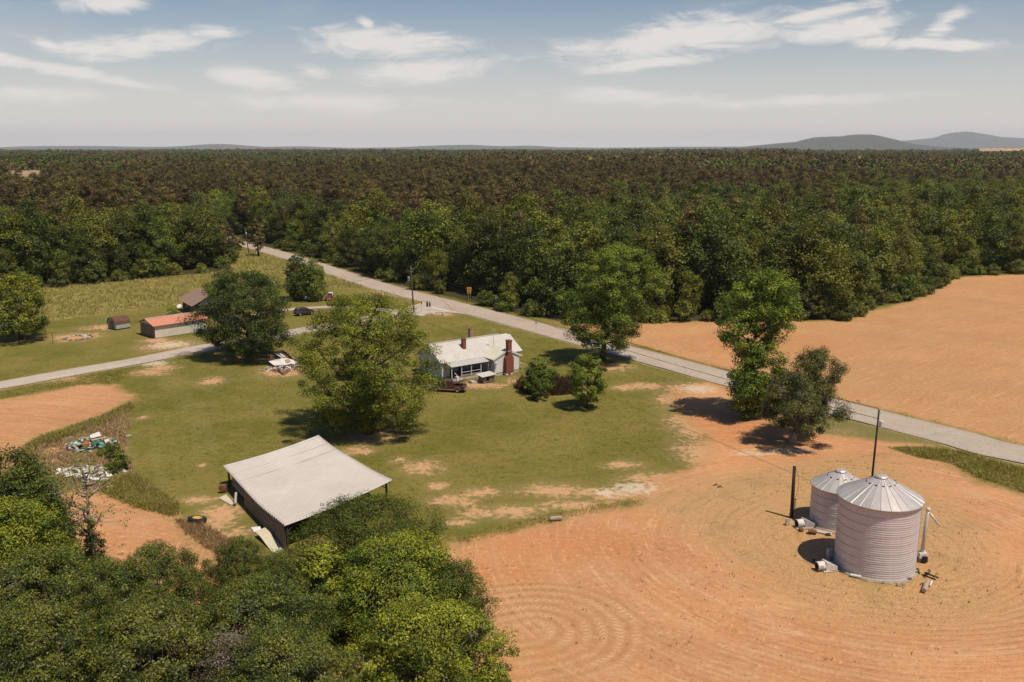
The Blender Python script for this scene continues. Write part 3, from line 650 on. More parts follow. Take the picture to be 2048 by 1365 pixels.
FARD = [tree_mesh('fard%d' % i, 180 + i, H, R, 0.3, 'dome', 36, 620, 1.5, 1.7, m, M_BARK_DARK, 0.2, aspect=0.7, twig=False, limbs=1) for i, (H, R, m) in enumerate([(18, 6.0, L_WOOD), (20, 5.4, L_WOOD), (18, 5.5, L_WOODY)])]
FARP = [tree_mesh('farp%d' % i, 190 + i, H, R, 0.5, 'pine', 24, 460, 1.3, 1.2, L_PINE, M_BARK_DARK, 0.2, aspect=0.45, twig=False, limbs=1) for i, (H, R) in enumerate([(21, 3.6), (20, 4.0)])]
KINDS = DECID + PINES + SHRUB + ODD + FARD + FARP
I_PINE, I_SHRUB, I_ODD, I_FARD, I_FARP = 8, 12, 15, 17, 20

pts = []
def scatter(r0, r1, step, half=0.66):
    n_r = int((r1 - r0) / step)
    for i in range(n_r):
        r = r0 + (i + 0.5) * step; n_a = int(2 * half * r / step)
        a = -half + 2 * half * (np.arange(n_a) + 0.5) / n_a + rng.uniform(-0.45, 0.45, n_a) * step / r; rr = r + rng.uniform(-0.45, 0.45, n_a) * step
        pts.append(np.c_[rr * np.sin(a), rr * np.cos(a), np.full(n_a, step)])
scatter(150, 470, 7.0); scatter(470, 950, 7.8); scatter(950, 1700, 10.5); scatter(1700, 3300, 17); scatter(3300, 5200, 30)
TP = np.vstack(pts); TD = np.hypot(TP[:, 0], TP[:, 1]); TA = np.degrees(np.arctan2(TP[:, 0], TP[:, 1]))
fs = sdf(TP[:, :2], FOREST); rd = line_d(TP[:, :2], ROAD)
clear = (TA > -29.2) & (TA < -27.0) & (TD > 640) & (TD < 860)      # a small field on a rise in the woods
mine = (TA > 26.6) & (TA < 29.3) & (TD > 2640) & (TD < 3100)
ok = (fs > 2.2) & (rd > 7.5) & ~clear & ~mine
TP, TD, TA, fs, rd = TP[ok], TD[ok], TA[ok], fs[ok], rd[ok]
wn = vnoise(TP[:, 0] / 60, TP[:, 1] / 60, 11); wn2 = vnoise(TP[:, 0] / 170, TP[:, 1] / 170, 12)
pine_from = np.interp(TA, [-32, -15, -8, 2, 10, 18, 30], [300, 300, 305, 340, 385, 500, 690])
pine_to = np.interp(TA, [-32, -8, 5, 15, 30], [1050, 1250, 1300, 900, 1000])
isp = (TD + (wn - 0.5) * 130 > pine_from) & (TD + (wn2 - 0.5) * 500 < pine_to) | ((TD > 900) & (wn2 > 0.56))
isp &= ~((wn > 0.80) & (TD > 350)); isp &= ~(fs < 16); isp &= ~((TD > 350) & (rng.uniform(0, 1, len(TD)) < 0.10)); isp |= (TD < 420) & (rng.uniform(0, 1, len(TD)) < 0.05) & (fs > 12)
n = len(TP); K = np.where(isp, I_PINE + rng.integers(0, 4, n), rng.choice(8, n, p=[.17, .15, .13, .11, .14, .12, .09, .09]))
far = TD > 800; K = np.where(far, np.where(isp, I_FARP + rng.integers(0, 2, n), I_FARD + rng.choice(3, n, p=[.45, .4, .15])), K)
odd = (rng.uniform(0, 1, n) < 0.006) & (TD > 330) & (TD < 1100); K = np.where(odd, I_ODD + 1, K)
S = (rng.uniform(0.74, 1.2, n) + 0.22 * (wn2 - .3)) * np.where(TP[:, 2] > 12, TP[:, 2] / 13.5, 1.0) * np.where(fs < 7, rng.uniform(0.55, 1.0, n), 1.0)
S = S * np.where(K < 8, 0.90, 1.0)
SZ = np.where(TP[:, 2] > 12, 13.5 / TP[:, 2], 1.0) * rng.uniform(0.92, 1.1, n)
# low brush along the wood's edge
eb = []
for poly in (FOREST[1:-4],):
    for a, b in zip(poly[:-1], poly[1:]):
        a, b = np.array(a), np.array(b); L = np.linalg.norm(b - a)
        for i in range(int(L / 3.4)):
            p = a + (b - a) * rng.uniform(0, 1) + rng.normal(0, 0.9, 2)
            if np.hypot(*p) < 420: eb.append(p)
eb = np.array(eb); eb = eb[(line_d(eb, ROAD) > 6.0) & (sdf(eb, FOREST) > -1.2)]
TP = np.vstack([TP[:, :2], eb]); K = np.r_[K, I_SHRUB + rng.integers(0, 3, len(eb))]; S = np.r_[S, rng.uniform(0.55, 1.15, len(eb))]; SZ = np.r_[SZ, np.ones(len(eb))]
RZ = rng.uniform(0, 6.28, len(TP)); TD = np.hypot(TP[:, 0], TP[:, 1]); TA = np.degrees(np.arctan2(TP[:, 0], TP[:, 1]))
# a rusty pine stands out on the left, a grey bare tree on the right
for (px, py, h, k) in ((247, 372, 19, I_ODD), (1683, 368, 18, I_ODD + 1)):
    tgt = G(px, py, h * 0.75); j = int(np.argmin(np.hypot(TP[:, 0] - tgt.x, TP[:, 1] - tgt.y))); K[j] = k; S[j] = 1.1
fs_all = sdf(TP, FOREST); order = np.argsort(TD + 1.3 * np.clip(fs_all, 0, 400) + np.where(np.abs(TA) > 30.5, 1e5, 0) + np.where((K >= I_SHRUB) & (K < I_ODD), 45, 0)); single = np.zeros(len(TP), bool); single[order[:285]] = True
K_of = {}
left_of_road = lambda p: p[0] < -88 and p[1] < 520
for i in np.where(single)[0]:
    k = int(K[i]); p = TP[i]
    if I_PINE <= k < I_SHRUB: nm, c = 'pine_tree', 'olive brown pine among the broadleaf trees of the wood'
    elif I_SHRUB <= k < I_ODD: nm, c = 'edge_shrub', 'low bushy shrub along the foot of the wood'
    elif k in (5, 6): nm, c = 'broadleaf_tree', 'paler yellow-green broadleaf tree standing in the wood'
    else: nm, c = 'broadleaf_tree', 'dark green broadleaf tree standing in the wood'
    az = TA[i]; zone_ = 'left of the far road' if left_of_road(p) else next(w for lim, w in ((-9.5, 'by the far bend of the road'), (-4.5, 'behind the junction pole'), (-1.6, 'behind the yellow sign'), (2.5, 'behind the route sign'), (9.5, 'behind the tall pecan'), (17, 'behind the upright tree'), (21.5, 'at the field corner'), (99, 'at the far right field edge')) if az < lim)
    row_ = 'front row ' if fs_all[i] < 7 else ('second row ' if fs_all[i] < 15 else 'deeper in the wood ')
    if nm == 'edge_shrub': row_ = ''
    size_ = 'small ' if S[i] < .78 and nm != 'edge_shrub' else ('large ' if S[i] > 1.05 else '')
    lab = size_ + c.replace(' among the broadleaf trees of the wood', ',').replace(' standing in the wood', ',') + ' ' + row_ + zone_; grp = lab
    t = plant_tree(nm, KINDS[k], (p[0], p[1], 0), float(RZ[i]), lab, 'shrub' if nm == 'edge_shrub' else 'tree', grp, (float(S[i]), float(S[i]), float(S[i] * SZ[i])))
    K_of.setdefault(k, t.children[1] if t.children[0].name.startswith('trunk') else t.children[0])
# the rest of the woodland is one mass of trees
R_ = ~single
RP, RK, RS, RR, RSZ = TP[R_], K[R_], S[R_], RZ[R_], SZ[R_]
me = bpy.data.meshes.new('forest'); me.vertices.add(len(RP)); rz_ = far_height(RP[:, 0], RP[:, 1]) * 0.4 + relief(RP[:, 0], RP[:, 1])
me.vertices.foreach_set('co', np.ascontiguousarray(np.c_[RP, rz_], np.float32).ravel()); me.update()
for nm, val, ty in (('k', RK, 'INT'), ('s', RS, 'FLOAT'), ('r', RR, 'FLOAT'), ('sz', RSZ, 'FLOAT')):
    a = me.attributes.new(nm, ty, 'POINT'); a.data.foreach_set('value', np.ascontiguousarray(val, np.int32 if ty == 'INT' else np.float32))
wood = link('forest', me); tag(wood, 'unbroken pine and broadleaf forest stretching to the horizon', 'forest', kind='stuff')
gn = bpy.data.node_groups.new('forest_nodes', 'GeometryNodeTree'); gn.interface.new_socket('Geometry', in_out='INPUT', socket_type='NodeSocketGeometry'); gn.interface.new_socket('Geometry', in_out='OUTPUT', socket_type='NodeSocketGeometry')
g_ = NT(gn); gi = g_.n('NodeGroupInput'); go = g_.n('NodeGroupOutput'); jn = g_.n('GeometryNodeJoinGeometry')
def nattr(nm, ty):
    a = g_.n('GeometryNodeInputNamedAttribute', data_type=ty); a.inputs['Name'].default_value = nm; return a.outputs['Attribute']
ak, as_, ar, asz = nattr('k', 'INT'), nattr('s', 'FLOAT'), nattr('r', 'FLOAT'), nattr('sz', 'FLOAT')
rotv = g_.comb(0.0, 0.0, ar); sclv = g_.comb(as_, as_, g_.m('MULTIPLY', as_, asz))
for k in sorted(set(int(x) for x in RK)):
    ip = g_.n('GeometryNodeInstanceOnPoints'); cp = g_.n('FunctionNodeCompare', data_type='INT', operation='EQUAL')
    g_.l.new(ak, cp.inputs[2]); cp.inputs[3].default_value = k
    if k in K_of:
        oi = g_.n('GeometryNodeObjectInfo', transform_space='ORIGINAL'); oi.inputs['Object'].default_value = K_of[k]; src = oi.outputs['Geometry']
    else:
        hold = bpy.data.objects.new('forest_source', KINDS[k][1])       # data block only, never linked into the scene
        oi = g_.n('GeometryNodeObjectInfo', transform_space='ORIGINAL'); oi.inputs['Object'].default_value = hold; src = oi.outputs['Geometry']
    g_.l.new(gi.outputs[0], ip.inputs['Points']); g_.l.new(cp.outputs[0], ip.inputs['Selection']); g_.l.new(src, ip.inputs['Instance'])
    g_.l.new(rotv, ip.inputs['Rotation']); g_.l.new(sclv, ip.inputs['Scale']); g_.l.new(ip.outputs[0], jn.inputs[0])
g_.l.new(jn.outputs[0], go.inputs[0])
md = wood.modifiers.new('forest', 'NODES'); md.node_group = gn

# clearing on a rise among the pines, and the pale bare ground with a stack far on the right
def pt(az, r, z): return Vector((r * math.sin(math.radians(az)), r * math.cos(math.radians(az)), z))
cl = MB(); cl.add([pt(-29.15, 650, 5), pt(-26.9, 650, 5), pt(-26.9, 870, 19), pt(-29.15, 870, 19), pt(-29.15, 650, -9), pt(-26.9, 650, -9), pt(-26.9, 870, -9), pt(-29.15, 870, -9)],
                  [(0, 1, 2, 3), (4, 5, 1, 0), (5, 6, 2, 1), (6, 7, 3, 2), (7, 4, 0, 3)])
tag(cl.build('field_clearing', mat('dry_meadow', (0.36, 0.26, 0.14), 0.95, 0.3, 0.05)), 'small dry field showing through the woods', 'field', kind='structure')
n = 24
def bank(name, rings, m, label, cat):
    mnd = MB(); ring = [[pt(26.75 + 2.35 * i / n, r, z + (.8 * math.sin(i * 1.7 + r) if z > 5 else 0)) for i in range(n + 1)] for r, z in rings]
    for a, b in zip(ring[:-1], ring[1:]):
        for i in range(n): mnd.add([a[i], a[i + 1], b[i + 1], b[i]], [(0, 1, 2, 3)])
    tag(mnd.build(name, m, smooth=True), label, cat, kind='structure')
bank('wooded_bank', ((2660, 0), (2672, 16), (2690, 30)), mat('wooded_bank_cover', (0.075, 0.078, 0.028), 0.95, 0.5, 0.03), 'dark wooded bank below the pale clay heap', 'bank')
bank('clay_heap', ((2691, 30), (2730, 33), (2900, 36.5), (3000, 37.5), (3050, 30)), mat('pale_clay', (0.46, 0.30, 0.19), 0.95, 0.25, 0.01), 'long pale heap of bare clay far off on the right', 'heap')
p = pt(29.35, 2600, 0); st = thing('brick_stack', 'tall brick chimney stack far off on the right horizon', 'chimney', p)
MB().lathe([(0.0, 0), (6.5, 0), (5.2, 49), (0, 49)], 12).build('shaft', mat('far_brick', (0.17, 0.085, 0.06), 0.9, 0.3, 0.1), st)
MB().lathe([(5.3, 46), (5.9, 46.4), (5.9, 48), (5.3, 49.5), (4.2, 49.8)], 12).build('rim', mat('far_brick', (0, 0, 0)), st)

# hills
M_HILL = mat('wooded_hill', (0.050, 0.056, 0.030), 0.95, 0.45, 0.004, detail=8)
def hills(name, dist, width, profile, label, seed):
    px = np.array([p[0] for p in profile], float); hh = np.array([max(0.0, (EYE - p[1]) / FOC * dist + CAM_H) for p in profile])
    X = np.linspace(px[0], px[-1], 240); Hh = np.interp(X, px, hh); Hh = np.convolve(np.r_[[Hh[0]] * 2, Hh, [Hh[-1]] * 2], [.1, .2, .4, .2, .1], 'valid')
    wx = (X - 1024) / FOC * dist; ts = np.linspace(-1, 1, 25); V, n = [], len(X)
    for t in ts:
        sh = math.cos(t * math.pi / 2) ** 1.3
        V.append(np.c_[wx, np.full(n, dist + t * width), Hh * sh * (1 + 0.10 * (vnoise(wx / (width * .3), np.full(n, t * 4), seed) - 0.5)) + 6 * sh * (vnoise(wx / 60, np.full(n, t * 30), seed + 1) - .5) - 3])
    idx = np.arange(25 * n).reshape(25, n)
    q = np.c_[idx[:-1, :-1].ravel(), idx[:-1, 1:].ravel(), idx[1:, 1:].ravel(), idx[1:, :-1].ravel()]
    tag(link(name, np_mesh(name, np.vstack(V), q, M_HILL, smooth=True)), label, 'hills', kind='structure')
hills('hills', 13000, 1600, [(1380, 299), (1450, 297), (1520, 290), (1560, 286), (1588, 284), (1592, 288), (1596, 281), (1625, 274), (1655, 273), (1668, 275), (1690, 270), (1715, 270), (1740, 276), (1780, 287), (1830, 293), (1900, 297), (2100, 299)], 'blue-green wooded double hill with a cut line on the right', 3)
hills('hills', 24000, 2500, [(1740, 297), (1790, 283), (1830, 279), (1865, 276), (1885, 268), (1910, 265), (1935, 268), (1970, 276), (2048, 279), (2150, 276), (2300, 290)], 'pale blue mountain behind the double hill', 8)
hills('hills', 20000, 2200, [(-400, 293), (0, 296), (80, 293), (210, 292), (300, 294), (370, 294), (420, 290), (455, 288), (490, 291), (540, 294), (615, 293), (700, 296), (800, 295), (860, 292), (940, 290), (1000, 293), (1065, 291), (1100, 294), (1200, 296), (1340, 294), (1500, 293), (1700, 295), (2300, 294)], 'long low blue ridge along the horizon', 14)

# ------------------------------------------------------------------ farm buildings
M_WHITE = mat('old_white_paint', (0.70, 0.67, 0.62), 0.75, 0.2, 1.2); M_WHITE2 = mat('grey_white_boards', (0.60, 0.58, 0.55), 0.8, 0.25, 1.5)
M_TIN = mat('weathered_white_tin', (0.56, 0.53, 0.48), 0.5, 0.1, 0.5, spec=0.3, col2=(0.47, 0.44, 0.40)); M_TIN2 = mat('yellowed_tin', (0.60, 0.57, 0.46), 0.5, 0.1, 0.7, col2=(0.50, 0.47, 0.38))
M_GALV = mat('dull_galvanised', (0.60, 0.545, 0.54), 0.5, 0.15, 0.4, metal=0.12, col2=(0.52, 0.465, 0.46), stretch=(1, 1, 0.25))
M_GALVR = mat('galvanised_roof', (0.52, 0.485, 0.455), 0.42, 0.15, 0.8, metal=0.3, col2=(0.43, 0.39, 0.36))
M_BRICK = mat('red_brick', (0.255, 0.085, 0.048), 0.9, 0.3, 5.0, bump=0.02, col2=(0.15, 0.050, 0.032)); M_BRICK2 = mat('buff_brick', (0.38, 0.22, 0.14), 0.9, 0.3, 9.0, bump=0.01)
M_CONC = mat('pale_concrete', (0.50, 0.43, 0.34), 0.9, 0.25, 1.0, bump=0.01); M_DARKWOOD = mat('dark_timber', (0.055, 0.042, 0.033), 0.9, 0.4, 2.0)
M_GREYWOOD = mat('weathered_planks', (0.225, 0.165, 0.135), 0.9, 0.35, 0.8, stretch=(1, 1, 6), bump=0.01, col2=(0.15, 0.105, 0.082)); M_BLACK = mat('black_and_hollow_shade', (0.02, 0.018, 0.016), 0.9)  # even black for dark parts, and for flat plates painting the shade in flues
M_GLASS = mat('dark_glass', (0.02, 0.022, 0.025), 0.08, 0.1, spec=0.6); M_RUST = mat('rust', (0.22, 0.10, 0.05), 0.85, 0.4, 5.0); M_STONE = mat('field_stone', (0.20, 0.15, 0.11), 0.9, 0.5, 6.0, bump=0.04)
M_SHINGLE = mat('brown_shingles', (0.30, 0.20, 0.15), 0.9, 0.3, 3.0, bump=0.02); M_BROWNWALL = mat('brown_siding', (0.085, 0.055, 0.040), 0.85, 0.3, 2.0)

# ---- white farmhouse
TH = 0.63; O = Vector((-13.98, 146.43, 0)); house = thing('farmhouse', 'white farmhouse with pale ribbed tin roof, front porch and red brick chimney', 'house', O, TH)
ZR, ZE, HW, LN, L2, ZR2 = 5.37, 2.84, 4.07, 16.6, 14.38, 5.15
U0, U1, WV, WZR, WZE = 8.39, 14.42, 6.92, 4.16, 2.81                      # wing
def hv(u, v, z): return Vector((u, -v, z))                                 # v runs out of the front
def ribbed(name, quad, m, pitch=0.42, parent=house, rib=0.055, t=0.05):
    """roof slope with standing ribs running from the first edge (a-b) down to (d-c)"""
    a, b, c, d = (Vector(p) for p in quad); mb = MB().slab(quad, t); n = (b - a).cross(d - a).normalized(); n = -n if n.z < 0 else n
    w = (b - a).length; k = max(2, int(w / pitch))
    for i in range(k + 1):
        p, q = a.lerp(b, i / k), d.lerp(c, i / k); s = (b - a).normalized() * rib * 0.5
        mb.add([p - s, p + s, q + s, q - s, p - s * .4 + n * rib, p + s * .4 + n * rib, q + s * .4 + n * rib, q - s * .4 + n * rib], [(4, 5, 6, 7), (0, 1, 5, 4), (1, 2, 6, 5), (2, 3, 7, 6), (3, 0, 4, 7)])
    return mb.build(name, m, parent)
WB = 0.45
# walls
wall = MB()
wall.prism([hv(0.45, -3.7, WB), hv(0.45, 3.7, WB), hv(0.45, 3.7, ZE + 0.12), hv(0.45, 0, ZR - 0.12), hv(0.45, -3.7, ZE + 0.12)], (1.5, 0, 0))
wall.prism([hv(1.95, -3.7, WB), hv(1.95, 1.9, WB), hv(1.95, 1.9, 4.05), hv(1.95, 0, ZR - 0.12), hv(1.95, -3.7, ZE + 0.12)], (6.9, 0, 0))
wall.prism([hv(8.85, -3.7, WB), hv(8.85, 3.7, WB), hv(8.85, 3.7, ZE + 0.12), hv(8.85, 0, ZR - 0.12), hv(8.85, -3.7, ZE + 0.12)], (LN - 9.3, 0, 0))
wall.build('wall', M_WHITE2, house)
wing = MB(); uc = (U0 + U1) / 2
wing.prism([hv(8.89, 6.74, WB), hv(13.85, 6.74, WB), hv(13.85, 6.74, WZE + 0.15), hv(uc, 6.74, WZR - 0.1), hv(8.89, 6.74, WZE + 0.15)], (0, 3.2, 0))
wing.build('wing_wall', M_WHITE, house)
for i in range(12):                                                       # lap siding on the sunny gable
    z = WB + 0.05 + i * 0.235
    half = 2.46 if z + .2 < WZE + .1 else 2.46 * (WZR - z - 0.25) / (WZR - WZE)
    if half > 0.3: MB().add([hv(uc - .12 - half, 6.745, z + .225), hv(uc - .12 + half, 6.745, z + .225), hv(uc - .12 + half, 6.775, z), hv(uc - .12 - half, 6.775, z), hv(uc - .12 - half, 6.745, z), hv(uc - .12 + half, 6.745, z)], [(0, 1, 2, 3), (3, 2, 5, 4), (1, 5, 2), (0, 3, 4)]).build('siding_board', M_WHITE, house)
fnd = MB(); fnd.box(hv(LN / 2, 0, WB / 2 - .05), (LN - 1.1, 7.2, WB + .1)); fnd.box(hv((8.89 + 13.85) / 2, 5.1, WB / 2 - .05), (4.8, 3.2, WB + 0.1)); fnd.build('foundation', M_CONC, house)
# roof slopes
ribbed('roof_slope', [hv(0, 0, ZR), hv(L2, 0, ZR), hv(L2, HW, ZE), hv(0, HW, ZE)], M_TIN)
ribbed('roof_slope', [hv(L2, 0.25, ZR2), hv(LN, 0.25, ZR2), hv(LN, HW, ZE - .02), hv(L2, HW, ZE - .02)], M_TIN)
ribbed('roof_slope', [hv(0, 0, ZR), hv(L2, 0, ZR), hv(L2, -HW, ZE), hv(0, -HW, ZE)], M_TIN)
ribbed('roof_slope', [hv(L2, -.02, ZR2 - .06), hv(LN, -.02, ZR2 - .06), hv(LN, -HW, ZE - .02), hv(L2, -HW, ZE - .02)], M_TIN)
MB().box(hv(L2 / 2, 0, ZR + 0.02), (L2, 0.3, 0.05)).build('ridge_cap', M_TIN, house)
sl = (ZR - ZE) / HW; vr = (ZR - WZR) / sl; ve = (ZR - WZE) / sl
ribbed('wing_roof_slope', [hv(uc, vr, WZR + .03), hv(uc, WV, WZR + .03), hv(U0, WV, WZE + .03), hv(U0, ve - .1, WZE + .03)], M_TIN2, 0.42)
ribbed('wing_roof_slope', [hv(uc, vr, WZR + .03), hv(uc, WV, WZR + .03), hv(U1, WV, WZE + .03), hv(U1, ve - .1, WZE + .03)], M_TIN2, 0.42)
bb = MB()
for s, ue in ((-1, U0), (1, U1)): bb.slab([hv(uc, WV + .02, WZR + .01), hv(ue, WV + .02, WZE + .01), hv(ue, WV - .04, WZE + .01), hv(uc, WV - .04, WZR + .01)], 0.2)
bb.build('bargeboard', M_WHITE, house)
ribbed('porch_roof', [hv(0.92, HW - .03, ZE - .03), hv(8.45, HW - .03, ZE - .03), hv(8.59, 5.93, 2.46), hv(0.92, 5.93, 2.46)], mat('grey_tin', (0.52, 0.50, 0.46), 0.45, 0.15, 0.6), 0.42)
# porch
MB().box(hv(4.95, 3.85, 0.42), (6.0, 3.9, 0.14)).build('porch_floor', M_GREYWOOD, house)
MB().box(hv(4.6, 5.75, 0.2), (7.2, 0.25, 0.4)).build('porch_footing', M_CONC, house)
for u in (1.1, 3.0, 4.9, 6.8, 8.3): MB().box(hv(u, 5.68, 1.46), (0.12, 0.12, 1.95)).build('porch_post', M_WHITE2, house)
for u0, u1 in ((3.0, 4.9), (4.9, 6.8)):
    MB().box(hv((u0 + u1) / 2, 5.68, 1.25), (u1 - u0 - .13, 0.06, 0.07)).build('porch_rail', M_WHITE2, house)
    MB().box(hv((u0 + u1) / 2, 5.68, 0.78), (u1 - u0 - .13, 0.05, 0.06)).build('porch_rail', M_WHITE2, house)
for i, z in enumerate((0.30, 0.14)): MB().box(hv(2.1, 6.2 + .3 * i, z), (1.7, 0.34, 0.12)).build('porch_step', M_CONC, house)
MB().tube([hv(1.5, 5.9, 1.45), hv(2.4, 6.75, 0.15)], 0.05).build('hand_rail', M_WHITE, house)
for u, w, z0, z1 in ((2.8, 0.9, 0.5, 2.4), (5.3, 0.9, 0.5, 2.4)):
    d = MB().box(hv(u, 1.93, (z0 + z1) / 2), (w, 0.06, z1 - z0)).build('door', M_BROWNWALL, house); MB().box(hv(u + .33, 1.99, 1.4), (0.07, 0.08, 0.07)).build('handle', M_GALVR, d)
for u in (3.7, 6.6, 7.6):
    w_ = MB().box(hv(u, 1.92, 1.75), (0.85, 0.05, 1.1)).build('window', M_GLASS, house)
    f_ = MB()
    for du, dz, sx, sz in ((0, .58, 1.0, .08), (0, -.58, 1.0, .08), (-.46, 0, .08, 1.1), (.46, 0, .08, 1.1), (0, 0, .85, .05)): f_.box(hv(u + du, 1.96, 1.75 + dz), (sx, .05, sz))
    f_.build('frame', M_WHITE, w_)
w_ = MB().box(Vector((0.42, 1.2, 1.7)), (0.05, 0.8, 1.1)).build('window', M_GLASS, house); MB().box(Vector((0.4, 1.2, 1.1)), (0.1, 1.0, 0.07)).build('sill', M_WHITE, w_)
# chimneys
def chimney(u, v, w, d, z0, z1, m, cap=True):
    c = MB().box(hv(u, v, (z0 + z1) / 2), (w, d, z1 - z0)).build('chimney', m, house)
    if cap: MB().box(hv(u, v, z1 + .04), (w + .12, d + .12, .12)).build('cap', m, c); MB().box(hv(u, v, z1 + .105), (w - .25, d - .25, .02)).build('flue', M_BLACK, c)
    return c
chimney(6.0, 1.75, 0.62, 0.62, 3.6, 5.75, M_BRICK); chimney(9.3, -1.0, 0.72, 0.72, 4.2, 6.75, M_BRICK2)
cc_ = MB().prism([hv(uc - .78, 6.80, .35), hv(uc + .78, 6.80, .35), hv(uc + .78, 6.80, 2.85), hv(uc + .36, 6.80, 3.45), hv(uc + .36, 6.80, 5.75), hv(uc - .36, 6.80, 5.75), hv(uc - .36, 6.80, 3.45), hv(uc - .78, 6.80, 2.85)], (0, -.75, 0)).build('chimney', M_BRICK, house)
MB().box(hv(uc, 7.17, 5.80), (.86, .90, .16)).build('cap', M_BRICK, cc_); MB().box(hv(uc, 7.17, 4.06), (.84, .86, .10)).build('band', M_CONC, cc_); MB().box(hv(uc, 7.17, 5.885), (.4, .4, .02)).build('flue', M_BLACK, cc_)
for du in (-.55, .35): MB().box(hv(uc + du, 7.2, .18), (.45, .6, .36)).build('footing_block', M_WHITE, cc_)
an = MB().tube([hv(uc - .3, 3.2, 4.2), hv(uc - .3, 3.2, 7.2)], .035)
for z, w in ((7.15, .9), (7.0, .7), (6.85, 1.1)): an.tube([hv(uc - .3 - w / 2, 3.2, z), hv(uc - .3 + w / 2, 3.2, z)], .02, 4)
an.build('antenna', M_GALVR, house)
MB().box(hv(8.98, 7.0, 2.05), (.16, .3, .35)).build('meter_box', M_WHITE2, house)

# things around the house
def around(u, v, z=0.0): c, s = math.cos(TH), math.sin(TH); return Vector((O.x + u * c + v * s, O.y + u * s - v * c, z))
wh = thing('well_house', 'small stone well house with sagging white sheet roof before the porch', 'well house', around(5.6, 9.0), TH)
for c, s in (((-.95, 0, .55), (.25, 1.5, 1.1)), ((.95, 0, .55), (.25, 1.5, 1.1)), ((0, .65, .55), (1.7, .22, 1.1)), ((.45, -.65, .55), (.8, .22, 1.1)), ((-.4, -.65, .14), (.85, .2, .28))): MB().box(c, s).build('stone_wall', M_STONE, wh, bevel=.02)
MB().slab([(-1.45, -1.0, 1.16), (1.35, -1.05, 1.30), (1.35, 1.0, 1.42), (-1.45, 1.0, 1.30)], .06).build('roof', M_TIN, wh); MB().box((-.4, -.2, .45), (.35, .3, .5), (.2, .3, .4)).build('bucket', M_WHITE, wh)
tag(MB().box((0, 0, .62), (.36, .32, 1.24)).box((0, 0, 1.26), (.42, .38, .06)).build('meter_post', M_WHITE, None, around(0.9, 7.6), (0, 0, TH), bevel=.02), 'white box post by the left end of the porch', 'post')
tag(MB().prism([(-.9, -.5, 0), (.9, -.5, 0), (.9, -.5, .12), (-.9, -.5, .35)], (0, 1.0, 0)).build('ramp', M_CONC, None, around(3.9, 8.2), (0, 0, TH)), 'pale concrete slab lying by the porch steps', 'slab')
sr = thing('stair_rail', 'white and brown wooden stair rail at the right of the farmhouse', 'stairs', around(14.9, 4.6), TH)
for i in range(3): MB().box((.3 * i, 0, .42 - .15 * i), (.32, 1.1, .07)).build('step', M_GREYWOOD, sr)
MB().tube([(-.2, -.55, 1.4), (1.1, -.55, .75)], .05).build('rail', M_WHITE, sr); MB().tube([(-.2, .55, 1.4), (1.1, .55, .75)], .05).build('rail', M_DARKWOOD, sr)
for x, z in ((-.2, 1.4), (1.1, .8)):
    for y in (-.55, .55): MB().box((x, y, z / 2), (.09, .09, z)).build('post', M_WHITE2, sr)

# ---- open pole barn with sagging roof
bA, bB, bC, bD = G(446, 932, 2.25), G(637, 871, 3.3), G(786, 960, 2.9), G(570, 1052, 2.75)
bo = ((bA + bD) / 2).copy(); bo.z = 0; barn = thing('pole_barn', 'open pole barn with sagging pale corrugated roof and plank back wall', 'barn', bo)
def bpt(s, t, dz=0.0):
    """s runs from the left eave A-D to the right edge B-C, t from the far end A-B to the near end D-C"""
    p = bA.lerp(bB, s).lerp(bD.lerp(bC, s), t)
    sag = -0.42 * math.sin(math.pi * t) * (0.4 + 0.6 * abs(2 * s - 1)) - 0.22 * math.sin(math.pi * s) + 0.10 * math.sin(7 * t + 4 * s) * math.sin(math.pi * t)
    return Vector((p.x - bo.x, p.y - bo.y, p.z + sag + dz))
M_BT = mat('barn_tin', (0.50, 0.455, 0.41), 0.5, 0.12, 0.22, spec=0.3, col2=(0.43, 0.39, 0.35)); M_BT2 = mat('barn_tin_older', (0.465, 0.42, 0.375), 0.55, 0.12, 0.3, spec=0.3, col2=(0.39, 0.35, 0.31))
NS, NW = 22, 33
for lap, (s0, s1) in enumerate(((0.0, 1.0),)):
    vs = []
    for i in range(NW * 6 + 1):
        t = i / (NW * 6); w = 0.09 * math.sin(2 * math.pi * i / 6)
        for j in range(NS + 1): vs.append(bpt(s0 + (s1 - s0) * j / NS, t, w + .008 * lap))
    n_ = NS + 1; base_i = np.arange(NW * 6 * n_).reshape(-1, n_)[:, :NS].ravel(); F_ = np.c_[base_i, base_i + n_, base_i + n_ + 1, base_i + 1]
    bm_ = np_mesh('roof_sheet', np.array([tuple(v) for v in vs]), F_, M_BT2 if lap == 1 else M_BT)
    ro = link('roof_sheet', bm_, barn); sd = ro.modifiers.new('sheet', 'SOLIDIFY'); sd.thickness = 0.006
def bgnd(s, t): p = bpt(s, t); return Vector((p.x, p.y, 0))
for s, t in ((.02, .06), (.02, .36), (.02, .67), (.02, .985), (.33, .05), (.33, .96), (.66, .05), (.66, .95), (.97, .05), (.97, .36), (.97, .66), (.965, .955), (.5, .5)):
    a, b = bgnd(s, t), bpt(s, t, -.22); MB().tube([a - Vector((0, 0, .1)), a.lerp(b, .5) + Vector((.03, .02, 0)), b], [.13, .12, .11], 7).build('post', M_DARKWOOD, barn)
    if s > .9 or t > .9:
        MB().tube([a.lerp(b, .72), bpt(s - .07 if s > .5 else s + .07, t, -.2)], .05, 5).build('brace', M_DARKWOOD, barn)
for s in (.02, .34, .66, .97): MB().tube([bpt(s, t, -.16) for t in np.linspace(.01, .99, 9)], .09, 5).build('beam', M_DARKWOOD, barn)
